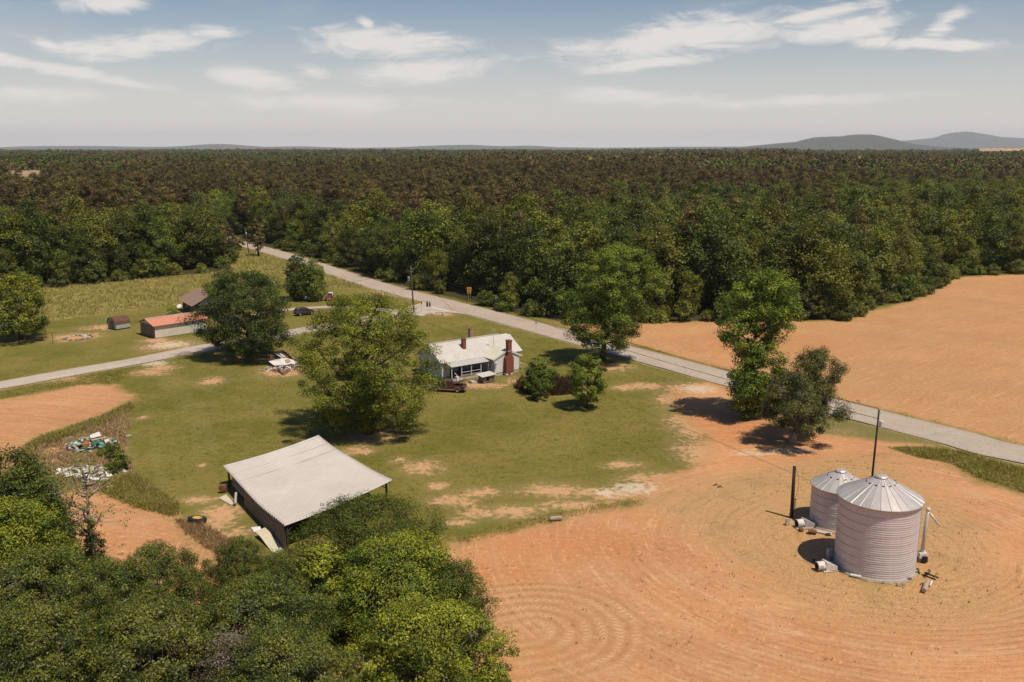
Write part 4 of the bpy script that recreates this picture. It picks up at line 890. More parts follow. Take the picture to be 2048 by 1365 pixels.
for t in np.linspace(.02, .98, 9): MB().tube([bpt(s, t, -.09) for s in np.linspace(.01, .99, 6)], .05, 4).build('rafter', M_DARKWOOD, barn)
pr = random.Random(4); edges = [.16, .36, .52, .68, .84, .985]
for j in range(9):                                                       # horizontal planks of the back wall, each run of its own
    z0, z1 = .10 + j * .285, .10 + j * .285 + .268
    for t0, t1 in zip(edges[:-1], edges[1:]):
        if j < 3 and t0 < .3: continue
        d = pr.uniform(-.03, .03); t1 -= .003; P4 = []
        for t, zz in ((t0, z0), (t1, z0), (t1, z1), (t0, z1)):
            top = bpt(.0, t, -.12).z; p = bgnd(.015, t); P4.append(Vector((p.x, p.y, min(zz + pr.uniform(-.008, .008), top))))
        if P4[2].z - P4[1].z < .06: continue
        nrm = Vector((-(P4[1] - P4[0]).y, (P4[1] - P4[0]).x, 0)).normalized(); nrm = -nrm if nrm.x > 0 else nrm
        off = nrm * (.10 + d)
        MB().prism([p + off for p in P4], nrm * .035).build('plank', M_GREYWOOD, barn)
# leaning sheets, boards and scrap by the barn
def lean(name, label, cat, quad, t, m): 
    c = sum((Vector(q) for q in quad), Vector()) / 4; c.z = 0
    return tag(MB().slab([Vector(q) - c for q in quad], t).build(name, m, None, c), label, cat)
M_CREAM = mat('cream_panel', (0.56, 0.50, 0.36), 0.7, 0.15, 0.8)
cr = thing('bent_panel', 'long bent cream metal panel leaning below the barn wall', 'panel', G(548, 1078))
pA, pB = G(527, 1056, .75), G(568, 1103, .06); pd = (pB - pA); sidev = Vector((-pd.y, pd.x, 0)).normalized(); c0 = G(548, 1078)
for k in range(4):
    a, b = pA.lerp(pB, k / 4) - c0, pA.lerp(pB, (k + 1) / 4) - c0; zz = [.0, .12, .02, -.04, .0]
    MB().slab([a + sidev * .15 + Vector((0, 0, zz[k])), b + sidev * .15 + Vector((0, 0, zz[k + 1])), b - sidev * .85 + Vector((0, 0, zz[k + 1] - .18)), a - sidev * .85 + Vector((0, 0, zz[k] - .18))], .03).build('sheet', M_CREAM, cr)
lean('white_sheet', 'crumpled white sheet on the dirt beside the barn wall', 'sheet', [G(502, 1055, .12), G(520, 1053, .25), G(524, 1063, .10), G(508, 1065, .05)], .03, M_WHITE)
lean('boards', 'flat tan board on the ground at the far end of the barn', 'board', [G(437, 996, .05), G(452, 989, .06), G(470, 1008, .05), G(462, 1010, .05)], .04, M_CREAM)
a_ = G(472, 997, .9); tag(MB().tube([(0, 0, .95), (.28, -1.35, .25)], .14, 10).build('metal_pipe', M_GALVR, None, G(473, 1003)), 'silver metal pipe propped against the barn wall', 'pipe')
rs = thing('rusty_machine', 'rusty brown machine part standing at the far barn corner', 'machine', G(449, 985))
MB().box((0, 0, .45), (.5, .35, .9)).build('frame', M_RUST, rs); MB().lathe([(.05, -.1), (.38, -.1), (.42, 0), (.38, .1), (.05, .1)], 12, M=Matrix.Translation((-.15, -.25, .55)) @ Matrix.Rotation(1.57, 4, 'X')).build('wheel', M_RUST, rs); MB().tube([(0, 0, .8), (-.5, -.2, 1.0)], .05).build('lever', M_RUST, rs)
tg = thing('farm_implement', 'dark farm implement stored under the barn roof', 'implement', bo + bgnd(.45, .42), .6)
MB().box((0, 0, .75), (3.0, .12, .14)).box((0, .9, .75), (3.0, .12, .14)).box((0, .45, .95), (.3, 2.0, .2)).build('frame', M_RUST, tg)
for x in (-1.3, -.45, .45, 1.3): MB().tube([(x, .9, .75), (x, .7, .35), (x, .3, .12)], .05, 5).build('tine', M_DARKWOOD, tg)

# big tractor tyre
M_TYRE = mat('tyre_rubber', (0.028, 0.024, 0.022), 0.85, 0.3, 4.0); M_RIMY = mat('yellow_rim', (0.62, 0.44, 0.10), 0.6, 0.2, 3.0)
ty = thing('tractor_tyre', 'large tractor tyre with yellow rim lying on the grass', 'tyre', G(394, 1045)); ty.rotation_euler = (math.radians(-9), math.radians(5), 0)
MB().lathe([(.46, .10), (.56, .02), (.78, .04), (.86, .14), (.86, .40), (.78, .50), (.56, .52), (.46, .44), (.46, .10)], 36).build('tyre', M_TYRE, ty, smooth=True)
lg = MB()
for i in range(22):
    for s in (-1, 1):
        a = 2 * math.pi * (i + (.5 if s > 0 else 0)) / 22; lg.box((.875 * math.cos(a), .875 * math.sin(a), .27 + s * .10), (.07, .09, .24), (s * .5 * math.sin(a), -s * .5 * math.cos(a), a))
lg.build('tread', M_TYRE, ty)
MB().lathe([(.49, .50), (.46, .515), (.44, .48), (.42, .36), (.18, .33), (.0, .33)], 28).build('rim', M_RIMY, ty); MB().lathe([(.09, .335), (.09, .38), (.0, .38)], 14).build('hub', M_RUST, ty)

# ---- grain bins
def grain_bin(label, c, rw, re, h, apex, npan, tiers, hatch_rz):
    t = thing('grain_bin', label, 'grain bin', c)
    MB().lathe([(0, .16), (rw + .22, .16), (rw + .32, .0), (rw + .32, -.1)], 12).build('foundation', mat('bin_slab', (.44, .345, .24), .9, .3, 1.0), t)
    pit = .2032
    for k in range(tiers):
        z0, z1 = .16 + (h - .16) * k / tiers, .16 + (h - .16) * (k + 1) / tiers - .012; n = int(round((z1 - z0) / pit * 6)); r_ = rw - .004 * (k % 2)
        MB().lathe([(r_ + .011 * math.cos(2 * math.pi * (z - z0) / pit), z) for z in np.linspace(z0, z1, n + 1)], 72).build('wall_ring', M_GALV, t, smooth=True)
        MB().lathe([(rw + .035, z1 - .006), (rw + .045, z1 + .006), (rw + .035, z1 + .018)], 72).build('ring_joint', mat('ring_joint_steel', (.42, .375, .37), .6, .2, 2.0), t)  # joint bands in a darker steel tone than the wall rings
    rc = .52
    for i in range(npan):
        a0, a1 = 2 * math.pi * i / npan, 2 * math.pi * (i + 1) / npan
        f = lambda r, a, z: Vector((r * math.cos(a), r * math.sin(a), z))
        mb = MB().slab([f(rc, a0, apex), f(re, a0, h), f(re, a1, h), f(rc, a1, apex)], .02)
        up = Vector((0, 0, .035)); da = .018
        mb.add([f(rc, a0 - da * 2, apex), f(re, a0 - da * .6, h), f(re, a0 + da * .6, h), f(rc, a0 + da * 2, apex), f(rc, a0, apex) + up, f(re, a0, h) + up], [(0, 1, 5, 4), (3, 4, 5, 2), (0, 4, 3), (1, 2, 5)])
        mb.build('roof_panel', M_GALVR, t)
    MB().lathe([(re - .12, h - .015), (re + .03, h - .04), (re + .02, h - .10), (re - .02, h - .11)], 60).build('eave_ring', mat('rusty_eave', (0.34, 0.24, 0.20), 0.7, 0.3, 4.0), t)
    MB().lathe([(rc + .05, apex - .06), (rc + .05, apex + .12), (rc - .06, apex + .22), (0, apex + .26)], 20).build('cap', M_GALVR, t)
    sl_ = (apex - h) / (re - rc)
    for i in range(0, npan, 2):                                           # small vents under the peak
        a = 2 * math.pi * (i + .5) / npan; r_ = rc + .75
        MB().box((r_ * math.cos(a), r_ * math.sin(a), apex - .75 * sl_ + .05), (.06, .20, .05), (0, math.atan(sl_), a)).build('roof_vent', M_DARKWOOD, t)
    return t
big = grain_bin('large corrugated steel grain bin with conical roof, nearer of the two', Vector((32.89, 76.46, 0)), 3.46, 3.66, 6.63, 8.35, 26, 8, 0)
small = grain_bin('smaller grain bin behind the large one, next to the short pole', Vector((32.85, 85.9, 0)), 2.68, 2.82, 4.08, 5.42, 22, 5, 0)
a_ = math.radians(-28); MB().box((3.475 * math.cos(a_), 3.475 * math.sin(a_), 3.5), (.03, .09, 6.0), (0, 0, a_)).build('green_strip', mat('faded_green', (0.27, 0.40, 0.30), 0.7, 0.25, 2.0), big)
M_FAN = mat('fan_white_steel', (0.66, 0.62, 0.58), 0.45, 0.2, 2.0)
def fan(label, p, rz, stripe):
    t = thing('aeration_fan', label, 'fan', p, rz, 'aeration fans of the grain bins'); t.scale = (.82, .78, .78)                    # +X points to the bin
    MB().lathe([(.46, -.45), (.5, -.42), (.5, .42), (.46, .45), (.40, .45)], 24, M=Matrix.Translation((-.9, 0, .55)) @ Matrix.Rotation(math.pi / 2, 4, 'Y')).build('housing', M_FAN, t, smooth=True)
    MB().lathe([(.45, -.38), (0, -.38)], 20, M=Matrix.Translation((-.9, 0, .55)) @ Matrix.Rotation(math.pi / 2, 4, 'Y')).build('grille', M_BLACK, t)
    b = MB()
    for i in range(5): b.box((-1.22, .2 * math.cos(i * 1.257), .55 + .2 * math.sin(i * 1.257)), (.03, .14, .36), (i * 1.257 + 1.57, 0, 0))
    b.build('blade', M_RUST, t)
    q = [(-.46, -.52, .04), (-.46, .52, .04), (-.46, .52, 1.12), (-.46, -.52, 1.12)]; e = [(.75, -.75, .18), (.75, .75, .18), (.75, .75, .62), (.75, -.75, .62)]
    MB().add(q + e, [(3, 2, 1, 0), (4, 5, 6, 7), (0, 1, 5, 4), (1, 2, 6, 5), (2, 3, 7, 6), (3, 0, 4, 7)]).build('duct', M_FAN if stripe else M_GALVR, t)
    if stripe: MB().box((-.9, -.505, .60), (.30, .02, .34)).build('label_plate', M_WHITE, t); MB().box((-.9, -.517, .50), (.16, .01, .10)).build('emblem', mat('blue_emblem', (0.03, 0.05, 0.16), 0.5), t); MB().box((-.9, -.517, .66), (.24, .01, .04)).build('lettering', M_BLACK, t)
    for y in (-.35, .35): MB().box((-.9, y, .05), (.7, .08, .14)).build('foot', M_RUST, t)
    return t
p = G(1655, 1139); v = Vector((32.89, 76.46, 0)) - p; fan('white fan with a small printed plate feeding the large grain bin', p, math.atan2(v.y, v.x), True)
p = G(1612, 1053); v = Vector((32.85, 85.9, 0)) - p; fan('plain pale fan feeding the smaller grain bin', p, math.atan2(v.y, v.x), False)
tag(MB().box((0, 0, .55), (.5, .3, 1.1)).box((0, -.16, .62), (.4, .03, .7)).build('control_box', M_GALVR, None, G(1658, 1120), (0, 0, .4), bevel=.02), 'grey control box in the shade of the large bin', 'control box')
ag = thing('auger', 'upright auger tube with hanging spout at the right of the large bin', 'auger', G(1842, 1121))
MB().tube([(0, 0, .3), (.18, -.05, 5.0)], .16, 12).build('tube', M_GALVR, ag, smooth=True); MB().lathe([(.0, .2), (.14, .16), (.2, .04), (.2, -.05)], 14, M=Matrix.Translation((.18, -.05, 5.0))).build('head', M_FAN, ag)
MB().tube([(.25, -.1, 4.75), (.7, -.3, 4.15), (1.0, -.45, 3.75), (1.15, -.5, 3.68)], [.09, .11, .11, .10], 10).build('spout', M_GALVR, ag, smooth=True)
MB().box((.05, 0, .55), (.7, .6, .55)).build('gearbox', M_FAN, ag, bevel=.03); MB().box((.15, -.4, .3), (.4, .3, .5)).build('motor', M_BLACK, ag); MB().box((.0, 0, .12), (.8, .7, .24)).build('base', M_RUST, ag)
MB().box((-.35, .0, 3.2), (.7, .06, .06)).build('bracket', M_GALVR, ag)
def scrap(name, label, cat, p, mb, m, rz=0.0, group=None): return tag(mb.build(name, m, None, p, (0, 0, rz)), label, cat, group)
half_pipe = lambda L, r: MB().lathe([(r, 0), (r, L), (r - .02, L), (r - .02, 0)], 9, 0, math.pi, Matrix.Rotation(math.pi / 2, 4, 'Y') @ Matrix.Rotation(-math.pi / 2, 4, 'Z'))
M_SCRAP = mat('dark_scrap_metal', (0.11, 0.095, 0.085), 0.6, 0.4, 4.0, metal=.3); M_TUBE = mat('pale_plastic_pipe', (0.68, 0.65, 0.60), 0.5, 0.1)
scrap('metal_scrap', 'dark curved scrap sheet beside the auger, the farthest of three', 'scrap', G(1846, 1146, .05), half_pipe(1.3, .28), M_SCRAP, -.9)
scrap('metal_scrap', 'grey twisted scrap duct in the middle of the junk by the large bin', 'scrap', G(1856, 1156, .05), half_pipe(1.7, .32).box((.8, .2, .35), (1.2, .25, .04), (.4, .3, .2)), M_SCRAP, .85)
scrap('metal_scrap', 'small dark arched scrap piece on the straw by the large bin', 'scrap', G(1846, 1171, .02), half_pipe(.5, .32), M_SCRAP, .5)
scrap('duct_pipe', 'long pale rusty duct lying right of the large bin', 'pipe', G(1848, 1182, .2), MB().tube([(0, 0, .03), (1.0, 1.55, .06)], .2, 10), mat('pale_rusty_duct', (0.42, 0.33, 0.25), 0.6, 0.3, 3.0))
scrap('white_pipe', 'thin white pipe beside the long pale duct', 'pipe', G(1860, 1172, .08), MB().tube([(0, 0, 0), (.55, .85, .02)], .07, 8), M_TUBE)
scrap('white_pipe', 'white tube lying against the foot of the large bin', 'pipe', G(1701, 1151, .1), MB().tube([(0, 0, .05), (.78, -.40, .05)], .12, 10), M_TUBE)
for i, (x, y, r, l) in enumerate(((1833, 1142, .2, 'concrete block beside the dark scrap, far one of a pair'), (1835, 1148, .3, 'concrete block beside the dark scrap, near one of a pair'), (1818, 1161, .5, 'dark block on the edge of the large bin pad'), (1798, 1171, .1, 'hollow pale block in front of the large bin'),
                                  (1807, 1169, .4, 'hollow pale block, second in front of the large bin'), (1575, 1050, .3, 'upright block stack below the short pole'), (1627, 1124, .9, 'dark block at the edge of the bin shadow'), (1640, 1129, .7, 'tan hollow block by the printed fan'), (1636, 1138, .4, 'grey block before the printed fan'), (1656, 1071, .2, 'tiny dark block by the smaller bin'))):
    b = thing('block', l, 'block', G(x, y), r); m = M_SCRAP if 'dark' in l else M_CONC; hgt_ = .62 if 'stack' in l else .2
    for yy in (-.085, .085): MB().box((0, yy, hgt_ / 2), (.4, .035, hgt_)).build('side', m, b)
    for xx in (-.18, 0, .18): MB().box((xx, 0, hgt_ / 2), (.035, .135, hgt_ - .004)).build('web', m, b)
scrap('sheet_scrap', 'shiny bent metal sheet before the printed fan', 'scrap', G(1629, 1137, .02), half_pipe(.5, .25), M_FAN, .6); scrap('sheet_scrap', 'shiny bent metal sheet left of the plain fan', 'scrap', G(1579, 1047, .02), half_pipe(.6, .22), M_FAN, .4)
scrap('rusty_drum', 'rusty crushed drum on the straw before the plain fan', 'drum', G(1616, 1066, .02), MB().lathe([(0, 0), (.26, 0), (.28, .4), (.24, .8), (0, .82)], 14, M=Matrix.Translation((0, 0, .2)) @ Matrix.Rotation(1.57, 4, 'Y') @ Matrix.Scale(.75, 4, (1, 0, 0))), M_RUST, -.3)
scrap('rusty_drum', 'brown rusty lump of iron below the plain fan', 'drum', G(1602, 1062, .0), MB().lathe([(0, .34), (.18, .3), (.26, .15), (.26, 0)], 12), M_RUST)
scrap('concrete_slab', 'pale slab on the ground before the plain fan', 'slab', G(1608, 1056, .0), MB().prism([(-.9, -.3, 0), (.9, -.35, 0), (.95, .3, 0), (-.8, .35, 0)], (0, 0, .07)), M_CONC, .1)
scrap('concrete_slab', 'cracked slab between the two grain bins', 'slab', G(1644, 1065, .0), MB().prism([(-.9, -.35, 0), (1.0, -.3, 0), (.9, .3, 0), (-.8, .35, 0)], (0, 0, .07)), M_CONC, -.6)
scrap('plank_scrap', 'pale board lying before the printed fan', 'board', G(1660, 1142, .0), MB().prism([(-.7, -.25, 0), (.8, -.25, 0), (.8, .25, 0), (-.6, .3, 0)], (0, 0, .05)), M_CREAM, .2)

# ---- poles and wires
M_POLE = mat('creosoted_pole', (0.040, 0.028, 0.020), 0.85, 0.4, 3.0, stretch=(1, 1, .2)); M_POLEB = mat('brown_pole', (0.10, 0.065, 0.045), 0.85, 0.3, 3.0, stretch=(1, 1, .2))
def upole(label, p, h, r, m, lean_=(0, 0), arm=0.0, can=False):
    t = thing('utility_pole', label, 'utility pole', p)
    MB().tube([(0, 0, -.2), (lean_[0] / 2, lean_[1] / 2, h / 2), (lean_[0], lean_[1], h)], [r, r * .9, r * .75], 10).build('shaft', m, t, smooth=True)
    ins = lambda z, d: MB().lathe([(.03, 0), (.07, .03), (.05, .08), (.07, .13), (.03, .18)], 8, M=Matrix.Translation((lean_[0] * z / h + d, lean_[1] * z / h, z)))
    if arm: MB().box((lean_[0], lean_[1], h - .5), (arm * 2, .1, .12)).build('crossarm', m, t)
    for z, d in ((h, 0), (h - .45, .22), (h - 1.0, -.22)): ins(z, d).build('insulator', M_GALVR, t)
    if can: MB().lathe([(0, 0), (.2, 0), (.22, .06), (.22, .65), (.18, .72), (0, .74)], 14, M=Matrix.Translation((lean_[0] + .33, lean_[1] - .1, h - 1.9))).build('transformer', M_FAN, t)
    return t
p1 = G(828, 626); up1 = upole('tall brown utility pole at the road junction', p1, top_z(535, p1.y), .17, M_POLEB, (-.55, 0), 0, False)
p2 = Vector((38.6, 92.2, 0)); upole('dark utility pole rising behind the grain bins', p2, 10.0, .12, M_POLE, (.15, 0), .0, True)
p3 = G(498, 508); upole('far utility pole beside the road at the edge of the wood', p3, top_z(458, p3.y), .18, M_POLEB, (-.9, 0), 0, True)
t = thing('cut_pole', 'short black cut-off pole beside the smaller grain bin', 'pole', (28.61, 87.11, 0)); MB().tube([(0, 0, -.2), (-.05, 0, 5.55)], [.19, .16], 12).build('shaft', M_POLE, t, smooth=True)
MB().box((.27, -.05, 1.45), (.14, .16, .8)).build('meter_box', M_GALVR, t); MB().lathe([(.0, 0), (.1, .02), (.1, .12), (0, .14)], 10, M=Matrix.Translation((.25, -.1, 1.95))).build('meter', M_GLASS, t)
MB().tube([(.05, -.02, 5.5), (.42, -.1, 4.4), (.46, -.1, 3.4), (.26, -.05, 2.1)], .018, 5).build('cable', M_BLACK, t)
M_WIRE = mat('dark_wire', (0.03, 0.03, 0.03), 0.7, 0.1)
def wire(label, a, b, sag):
    a, b = Vector(a), Vector(b); tag(MB().tube([a.lerp(b, i / 24) - Vector((0, 0, sag * 4 * (i / 24) * (1 - i / 24))) - a for i in range(25)], .032, 4, False).build('overhead_wire', M_WIRE, None, a), label, 'wire')
t1 = Vector((p1.x - .55, p1.y, 0)); h1 = top_z(535, p1.y); t2 = Vector((p2.x + .25, p2.y, 0)); t3 = Vector((p3.x - .9, p3.y, 0)); h3 = top_z(458, p3.y)
wire('upper overhead wire from the junction pole to the pole by the bins', (t1.x, t1.y, h1 + .1), (t2.x, t2.y, 10.1), 1.6); wire('lower overhead wire from the junction pole to the pole by the bins', (t1.x + .2, t1.y, h1 - .45), (t2.x, t2.y, 9.0), 2.0)
wire('upper overhead wire from the junction pole to the far roadside pole', (t1.x, t1.y, h1 + .1), (t3.x, t3.y, h3), 1.6); wire('lower overhead wire from the junction pole to the far roadside pole', (t1.x - .2, t1.y, h1 - .9), (t3.x, t3.y, h3 - 1.0), 1.8)
wire('slack service wire from the junction pole towards the brown house', (t1.x, t1.y, h1 - .6), (-62, 209, 4.6), 1.2); wire('steep guy wire of the junction pole', (t1.x, t1.y, h1 - .3), (t1.x + 9.5, t1.y + 2.5, .0), 0.0)

# ---- signs
M_SIGNY = mat('sign_yellow', (0.72, 0.36, 0.02), 0.5, 0.08); M_SIGNG = mat('sign_back_grey', (0.33, 0.32, 0.33), 0.5, 0.15, metal=.3); M_SIGNB = mat('sign_white', (0.72, 0.72, 0.74), 0.5, .08); M_SIGNBL = mat('sign_blue', (0.06, 0.14, 0.33), 0.5, .1); M_SIGNR = mat('sign_red', (0.38, 0.05, 0.03), 0.5, .1); M_SIGNK = mat('sign_dark', (0.025, 0.028, 0.04), 0.6, .2)
def sign(name, label, p, h, plates, posts=(0,), rz=0.0):
    t = thing(name, label, 'sign', p, rz)
    for x in posts: MB().box((x, .04, h / 2), (.07, .06, h)).build('post', M_GALVR, t)
    for (x, z, w, hh, m) in plates: MB().box((x, 0, z), (w, .03, hh)).build('plate', m, t, bevel=.01)
    return t
t = sign('arrow_sign', 'yellow sign with black arrow and plaque below, facing the junction', G(938.5, 602), 3.2, [(0, 2.95, 1.15, .85, M_SIGNY), (0, 2.15, .95, .6, M_SIGNY)], (-.25, .25))
ar_ = MB().box((0, -.03, 2.95), (.5, .02, .16))
for s in (-1, 1): ar_.prism([(s * .24, -.04, 2.72), (s * .46, -.04, 2.95), (s * .24, -.04, 3.18)], (0, .02, 0))
ar_.build('arrow', M_SIGNK, t); MB().box((0, -.03, 2.25), (.7, .02, .10)).box((0, -.03, 2.05), (.55, .02, .09)).build('lettering', M_SIGNK, t)
t = sign('route_sign', 'white and blue route sign assembly on a post by the wood edge', G(993.5, 615), 2.6, [(0, 2.55, .62, .35, M_SIGNB), (0, 2.05, .62, .6, M_SIGNB), (0, 1.52, .60, .40, M_SIGNBL)]); MB().box((0, -.03, 2.05), (.34, .02, .36)).build('number_panel', M_SIGNBL, t); MB().box((0, -.03, 2.55), (.42, .02, .12)).build('lettering', M_SIGNK, t)
sign('twin_sign', 'pair of dark sign backs on two posts at the side road corner', G(857.5, 630), 3.0, [(-.30, 2.95, .42, .32, M_SIGNK), (-.30, 2.30, .45, .85, M_SIGNK), (.28, 2.85, .36, .42, M_SIGNG), (.28, 2.25, .38, .75, M_SIGNK)], (-.3, .28), .15)
t = sign('stop_sign', 'narrow edge-on stop sign at the mouth of the side road', G(843, 626), 2.6, [], rz=1.15); MB().lathe([(0, 0), (.38, 0), (.38, .03), (0, .03)], 8, M=Matrix.Translation((0, 0, 2.35)) @ Matrix.Rotation(1.57, 4, 'X')).build('plate', M_SIGNR, t)
sign('road_sign', 'grey back of a small sign on the right verge of the lawn', G(1072, 664), 2.3, [(0, 2.0, .30, .60, M_SIGNG)]); sign('road_sign', 'pale back of a road sign before the junction pole', G(804.5, 590), 2.6, [(0, 2.2, .50, .75, M_SIGNG)]); sign('blue_sign', 'small blue sign behind the junction pole', G(818, 573), 2.6, [(0, 2.4, .6, .85, mat('sign_pale_blue', (.22, .36, .52), .5, .1))])
t = thing('mailbox', 'grey mailbox on a wooden post near the parked car', 'mailbox', G(645, 634)); MB().box((0, 0, .9), (.14, .14, 1.8)).build('post', M_GREYWOOD, t); MB().prism([(-.15, -.3, 1.75), (.15, -.3, 1.75), (.15, -.3, 1.98), (.09, -.3, 2.06), (-.09, -.3, 2.06), (-.15, -.3, 1.98)], (0, .6, 0)).build('box', M_GALVR, t)
t = thing('bin', 'small white and green bin on the lawn by the junction', 'bin', G(886.5, 632)); MB().lathe([(0, 0), (.22, 0), (.27, .55), (.27, .8), (0, .82)], 14).build('body', mat('bin_green', (.50, .62, .55), .6, .1), t); MB().lathe([(.29, .78), (.29, .88), (0, .95)], 14).build('lid', M_WHITE, t)
scrap('stone', 'pale stone lying by the side road corner', 'stone', G(867, 629), MB().lathe([(.5, 0), (.42, .2), (.2, .3), (0, .32)], 7), M_CONC); scrap('stone_slab', 'pale broken edging slabs beside the small bin', 'stone', G(874, 630.5), MB().box((0, 0, .08), (1.6, .3, .16)).box((1.5, -.2, .07), (1.0, .28, .14), (0, 0, -.2)), M_CONC)

# ---- neighbours' buildings on the left
def shed_frame(px0, px1): 
    a, b = G(*px0), G(*px1); return a, math.atan2((b - a).y, (b - a).x), (b - a).length
# long white shed with salmon roof: front wall from (311,677) to the right
a, rz, _ = shed_frame((311, 677), (440, 657)); rs_ = thing('long_shed', 'long low white shed with salmon red metal roof', 'shed', a, rz); LS, DS, HS = 11.0, 6.2, 2.5
M_SALMON = mat('salmon_roof', (0.56, 0.235, 0.155), 0.55, 0.12, 0.4, col2=(0.50, 0.205, 0.135)); M_CREAMW = mat('cream_wall', (0.60, 0.545, 0.44), 0.85, 0.12, 0.5)
MB().prism([(0, 0, 0), (0, DS, 0), (0, DS, HS), (0, DS / 2, HS + .95), (0, 0, HS)], (LS, 0, 0)).build('wall', M_CREAMW, rs_)
for i in range(7): MB().box((-.03, .45 + i * .88, 1.25), (.05, .86, 2.5)).build('end_board', M_GREYWOOD, rs_)
ribbed('roof_slope', [(-.5, DS / 2, HS + 1.1), (LS + .4, DS / 2, HS + 1.1), (LS + .4, -.45, HS + .0), (-.5, -.45, HS + .0)], M_SALMON, .8, rs_, .03); ribbed('roof_slope', [(-.5, DS / 2, HS + 1.1), (LS + .4, DS / 2, HS + 1.1), (LS + .4, DS + .45, HS + .0), (-.5, DS + .45, HS + .0)], M_SALMON, .8, rs_, .03)
MB().box((LS / 2, DS / 2, HS + 1.13), (LS + .9, .3, .05)).build('ridge_cap', M_WHITE2, rs_)
d_ = MB().box((8.6, -.03, 1.05), (2.4, .06, 2.1)).build('door', M_WHITE2, rs_); MB().box((7.7, -.08, 1.0), (.08, .06, .2)).build('handle', M_GALVR, d_)
scrap('leaning_board', 'grey board leaning on the end of the long shed', 'board', G(303, 675), MB().box((0, 0, .5), (.08, 1.2, .06), (.9, 0, .5)), M_GREYWOOD)
# brown shingled house
c0, c1 = G(358, 598, 2.55), G(388, 614, 2.55); rz = math.atan2((c1 - c0).y, (c1 - c0).x); LB, DB, HB = 10.5, 8.0, 2.7
bh = thing('brown_house', 'brown house with shingled roof half hidden by the dark shade tree', 'house', Vector((c0.x, c0.y, 0)) + Vector((math.cos(rz), math.sin(rz), 0)) * .6 + Vector((-math.sin(rz), math.cos(rz), 0)) * .6, rz)
MB().prism([(0, 0, 0), (0, DB, 0), (0, DB, HB), (0, DB / 2, HB + 1.9), (0, 0, HB)], (LB, 0, 0)).build('wall', M_BROWNWALL, bh)
for s in (0, 1):
    y0 = DB / 2; y1 = -.7 if s == 0 else DB + .7
    for k in range(7):                                                     # courses of shingles
        f0, f1 = k / 7, (k + 1) / 7 + .02; z = lambda f: HB + 2.05 - f * 2.30; yy = lambda f: y0 + (y1 - y0) * f
        MB().slab([(-.7, yy(f0), z(f0) + .0), (LB + .7, yy(f0), z(f0)), (LB + .7, yy(f1), z(f1) + .03), (-.7, yy(f1), z(f1) + .03)], .05).build('shingle_course', M_SHINGLE, bh)
MB().prism([(LB + .02, .6, 2.4), (LB + .02, DB - .6, 2.4), (LB + .02, DB / 2, 4.3)], (.06, 0, 0)).build('end_gable', mat('pale_blue_gable', (.50, .53, .60), .8, .15), bh)
for y in (1.6, 5.4):
    w_ = MB().box((LB + .02, y, 1.5), (.06, 1.2, 1.1)).build('window', M_GLASS, bh); MB().box((LB + .06, y, .92), (.1, 1.4, .08)).build('sill', M_WHITE, w_)
w_ = MB().box((4.0, -.02, 1.6), (1.2, .06, 1.0)).build('window', M_GLASS, bh); MB().box((4.0, -.06, 1.08), (1.4, .1, .08)).build('sill', M_BROWNWALL, w_)
d_ = MB().box((LB + .03, 3.6, 1.05), (.06, 1.0, 2.1)).build('door', M_WHITE, bh); MB().box((LB + .09, 3.95, 1.0), (.06, .06, .06)).build('handle', M_GALVR, d_)
t = thing('satellite_dish', 'white satellite dish on a pole beside the brown house', 'satellite dish', G(360, 626)); MB().tube([(0, 0, 0), (0, 0, 1.3)], .05).build('pole', M_GALVR, t); MB().lathe([(0, 0), (.3, .05), (.58, .16), (.58, .19), (.3, .08), (0, .03)], 20, M=Matrix.Translation((0, -.1, 1.45)) @ Matrix.Rotation(.7, 4, 'X')).build('dish', M_WHITE, t, smooth=True); MB().tube([(0, -.1, 1.3), (0, -.85, 1.75)], .025, 4).build('feed_arm', M_GALVR, t)
# small gambrel shed
a, rz, _ = shed_frame((233, 661), (262, 656)); gs = thing('gambrel_shed', 'little grey garden shed with brown barrel-shaped roof', 'shed', a, rz); LG, DG = 3.2, 3.2
pr_ = [(0, 0, 1.15), (0, .12, 1.75), (0, .75, 2.4), (0, 1.6, 2.65), (0, 2.45, 2.4), (0, 3.08, 1.75), (0, 3.2, 1.15)]
MB().prism([(0, 0.04, .2), (0, 3.16, .2), (0, 3.16, 1.15)] + [(0, y * .96 + .06, z - .06) for _, y, z in pr_[::-1][1:]], (LG, 0, 0)).build('wall', mat('shed_grey', (.36, .36, .36), .8, .2, 2.0), gs)
for k in range(6): q, r = Vector(pr_[k]), Vector(pr_[k + 1]); MB().slab([q + Vector((-.15, 0, 0)), q + Vector((LG + .15, 0, 0)), r + Vector((LG + .15, 0, 0)), r + Vector((-.15, 0, 0))], .05).build('roof_panel', mat('brown_roofing', (.15, .075, .05), .9, .35, 3.0), gs)
MB().box((LG / 2, DG / 2, .08), (LG, DG - .2, .24)).build('base', M_DARKWOOD, gs); d_ = MB().box((-.02, 1.6, 1.05), (.05, 1.4, 1.6)).build('door', M_GREYWOOD, gs); MB().box((-.07, 1.7, 1.0), (.05, .1, .1)).build('handle', M_GALVR, d_)
t = thing('lawn_mower', 'small dark mower parked at the end of the garden shed', 'mower', G(229, 659), .3); MB().box((0, 0, .35), (.9, .5, .3)).build('deck', M_SIGNK, t, bevel=.05); MB().tube([(.4, -.2, .4), (.9, -.2, .95), (.9, .2, .95), (.4, .2, .4)], .03, 5).build('handle', M_GALVR, t)
for x in (-.35, .35):
    for y in (-.3, .3): MB().lathe([(0, -.05), (.17, -.05), (.17, .05), (0, .05)], 12, M=Matrix.Translation((x, y, .17)) @ Matrix.Rotation(1.57, 4, 'X')).build('wheel', M_TYRE, t)
